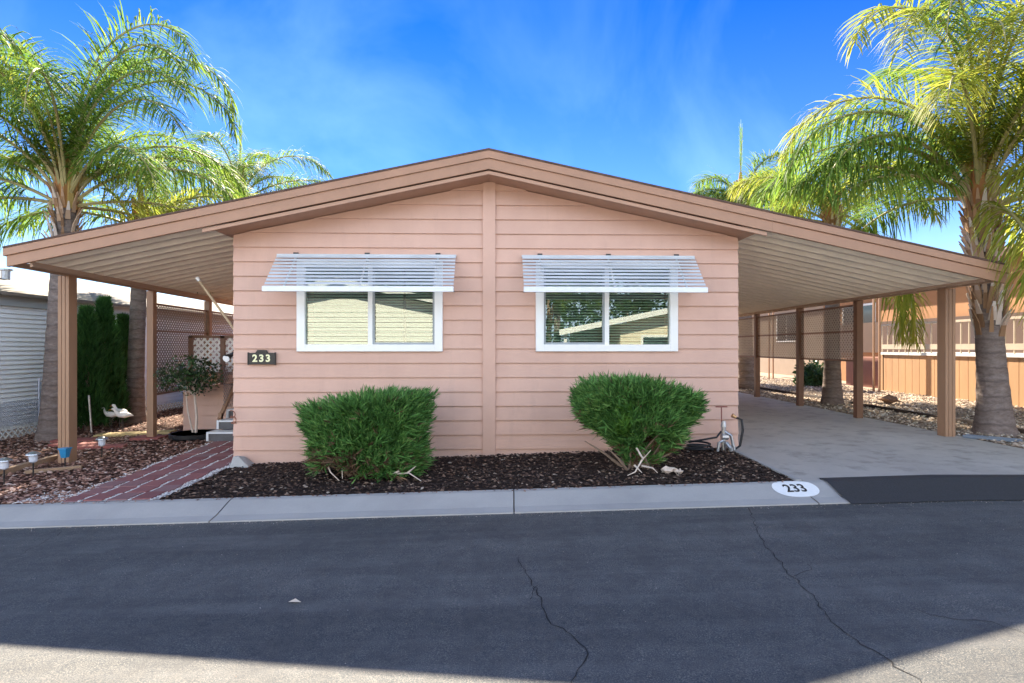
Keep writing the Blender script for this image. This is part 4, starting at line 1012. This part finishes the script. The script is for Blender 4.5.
bush(11.0, 20.8, .6, .55, 'dark bush on the gravel seen below the nearest lattice screen', CAM)
bush(-8.9, 17.6, .8, .9, 'green bush beyond the lattice of the left patio cover'); bush(-8.6, 21.5, 1.0, 1.1, 'farther green bush behind the left lattice bays')

# ------------------------------------------------------------------ homes across the street (seen in the window reflections)
def home(X, half, Y, wallm, label, hgt=2.75, slope=.2, wing=2.6):
    root = empty('street_home', (X, Y, 0), 0, label, 'house', 'homes across the street'); o = (0, 0, 0)
    m = MB(); k = -.3
    while k < hgt: m.hexa([(-half, -.2, k), (half, -.2, k), (half, .02, k), (-half, .02, k), (-half, -.2, k+.2), (half, -.2, k+.2), (half, -.005, k+.2), (-half, -.005, k+.2)]); k += .2
    m.hexa([(-half, -.2, k), (half, -.2, k), (half, 0, k), (-half, 0, k), (-.05, -.2, k+half*slope), (.05, -.2, k+half*slope), (.05, 0, k+half*slope), (-.05, 0, k+half*slope)])
    m.box(-half, -half+.1, -14, -.2, -.3, k).box(half-.1, half, -14, -.2, -.3, k)
    m.build('wall', wallm, root)
    ap = k+half*slope+.15; e = half+wing
    m = MB()
    for s in (-1, 1): m.hexa([(0, -14, ap), (s*e, -14, ap-e*slope), (s*e, .55, ap-e*slope), (0, .55, ap), (0, -14, ap+.1), (s*e, -14, ap+.1-e*slope), (s*e, .55, ap+.1-e*slope), (0, .55, ap+.1)])
    m.build('roof', SHING, root)
    m = MB()
    for s in (-1, 1): m.hexa([(0, .56, ap-.12), (s*e, .56, ap-.12-e*slope), (s*e, .6, ap-.12-e*slope), (0, .6, ap-.12), (0, .56, ap+.12), (s*e, .56, ap+.12-e*slope), (s*e, .6, ap+.12-e*slope), (0, .6, ap+.12)])
    m.build('fascia', WHITE, root)
    for s in (-1, 1):
        for y in (.3, -3, -6): MB().box(s*(e-.3)-.06, s*(e-.3)+.06, y-.06, y+.06, -.1, ap-e*slope-.02).build('post', WHITE, root)
    for x in (() if X == -6.2 else (-half*.55, half*.55)):
        if abs(x) > half-.8: continue
        wn = MB().box(x-.8, x+.8, .0, .06, 1.0, 2.2).build('window', WHITE, root); MB().box(x-.7, x+.7, .055, .068, 1.1, 2.1).build('pane', MATS['dark_pane'], wn)
    return root
WS = simple('white_house_siding', (.78, .78, .72), .6, .04, 3, 0)
home(-6.2, 4.6, -7.6, WS, 'white sided home across the street, opposite the left window', 3.3, .2, 2.4)
home(9.6, 3.8, -8.4, simple('cream_house_siding', (.66, .58, .44), .6, .04, 3, 0), 'cream sided home across the street, opposite the carport', 2.7, .2, 2.8)
home(-24, 4.4, -8, WS, 'white home across the street far to the left', 2.7, .2, 2.6)
home(27, 4.4, -8, WS, 'white home across the street far to the right', 2.7, .2, 2.6)
sheet('opposite_lot', -60, 60, -30, -4.1, -.05, DRIVE)
random.seed(51)
palm(1.2, -12, 4.5, .24, .18, generic(14, 3.2, 3, 0, 75, dict(n=60, leaf_len=.8, wid=.05)), 'palm between the homes across the street', group='palms across the street', boot_h=.8, base_z=.0)
palm(4.2, -17, 5.5, .24, .18, generic(14, 3.4, 4, 0, 75, dict(n=60, leaf_len=.8, wid=.05)), 'taller palm farther back across the street', group='palms across the street', boot_h=.8, base_z=.0)
for x, y, r_ in ((0.2, -9, 1.2), (3.2, -10, 1.5), (2.0, -15, 2.2)):
    random.seed(int(x*10)+60); bush(x, y, r_, r_*1.1, {0.2: 'low green bush across the street', 3.2: 'mid green bush across the street beside the cream home', 2.0: 'large green bush far behind the homes across the street'}[x])

def tree(X, Y, H, r_, lb):
    root = empty('shade_tree', (X, Y, 0), 0, lb, 'tree', 'trees behind the homes across the street'); m = MB()
    for c in range(26):
        a = random.uniform(0, 2*PI); q = random.random()**.5*r_; cz = H*.35+random.random()*H*.6
        k = 1-abs(cz/H-.6)*.9; C = Vector((math.cos(a)*q*k, math.sin(a)*q*k, cz)); cr = random.uniform(.8, 1.4)
        for _ in range(130):
            d = Vector((random.gauss(0, 1), random.gauss(0, 1), random.gauss(0, .8))).normalized(); blades(m, C+d*cr*random.random()**.4, d, 1, .5, .09, .8)
    m.build('crown', TREEL, root)
    t_ = MB().tube([(0, 0, -.1), (.1, 0, H*.3), (0, .1, H*.75)], [.25, .18, .06], 9)
    for i in range(5): t_.tube([(.1, 0, H*.3), (math.cos(i*1.3)*r_*.4, math.sin(i*1.3)*r_*.4, H*.55), (math.cos(i*1.3)*r_*.7, math.sin(i*1.3)*r_*.7, H*.7)], [.12, .08, .03], 7)
    t_.build('trunk', BRANCH, root)
random.seed(77)
for x, y, h, lb in ((-16, -24, 9, 'leafy tree far left behind the white home across the street'), (-8, -24, 9.5, 'leafy tree right behind the white home across the street'), (-1.5, -23, 8.5, 'leafy tree behind the gap between the homes across the street'),
                    (4.5, -24, 10, 'tallest leafy tree, behind the taller palm across the street'), (11, -25, 9.5, 'leafy tree behind the cream home across the street'), (18, -24, 9, 'leafy tree far right behind the homes across the street')):
    tree(x, y, h, 3.8, lb)

# bits of mulch and grit spilled on the kerb and along the road edge
random.seed(91)
m = MB()
for _ in range(260):
    x = random.uniform(-5.2, 3.1); y = 6.2-abs(random.gauss(0, .035)); m.blob((x, y, gz(x)+.003+(-.006*(y < 6.12))), random.uniform(.006, .018), .4)
tag(m.build('spilled_mulch', CHIPR), 'bark bits spilled onto the back edge of the kerb', 'mulch', kind='stuff')
m = MB()
for _ in range(900):
    x = random.uniform(-6, 7.5); y = 5.69-abs(random.gauss(0, .05)); m.blob((x, y, rz(x)+.002), random.uniform(.002, .006), .7)
for _ in range(700):
    x = random.uniform(-6, 7); y = random.uniform(2.2, 5.6); m.blob((x, y, rz(x)+.001), random.uniform(.0015, .004), .7)
tag(m.build('road_grit', PEBB), 'small pale grit scattered on the asphalt and along the kerb', 'grit', kind='stuff')
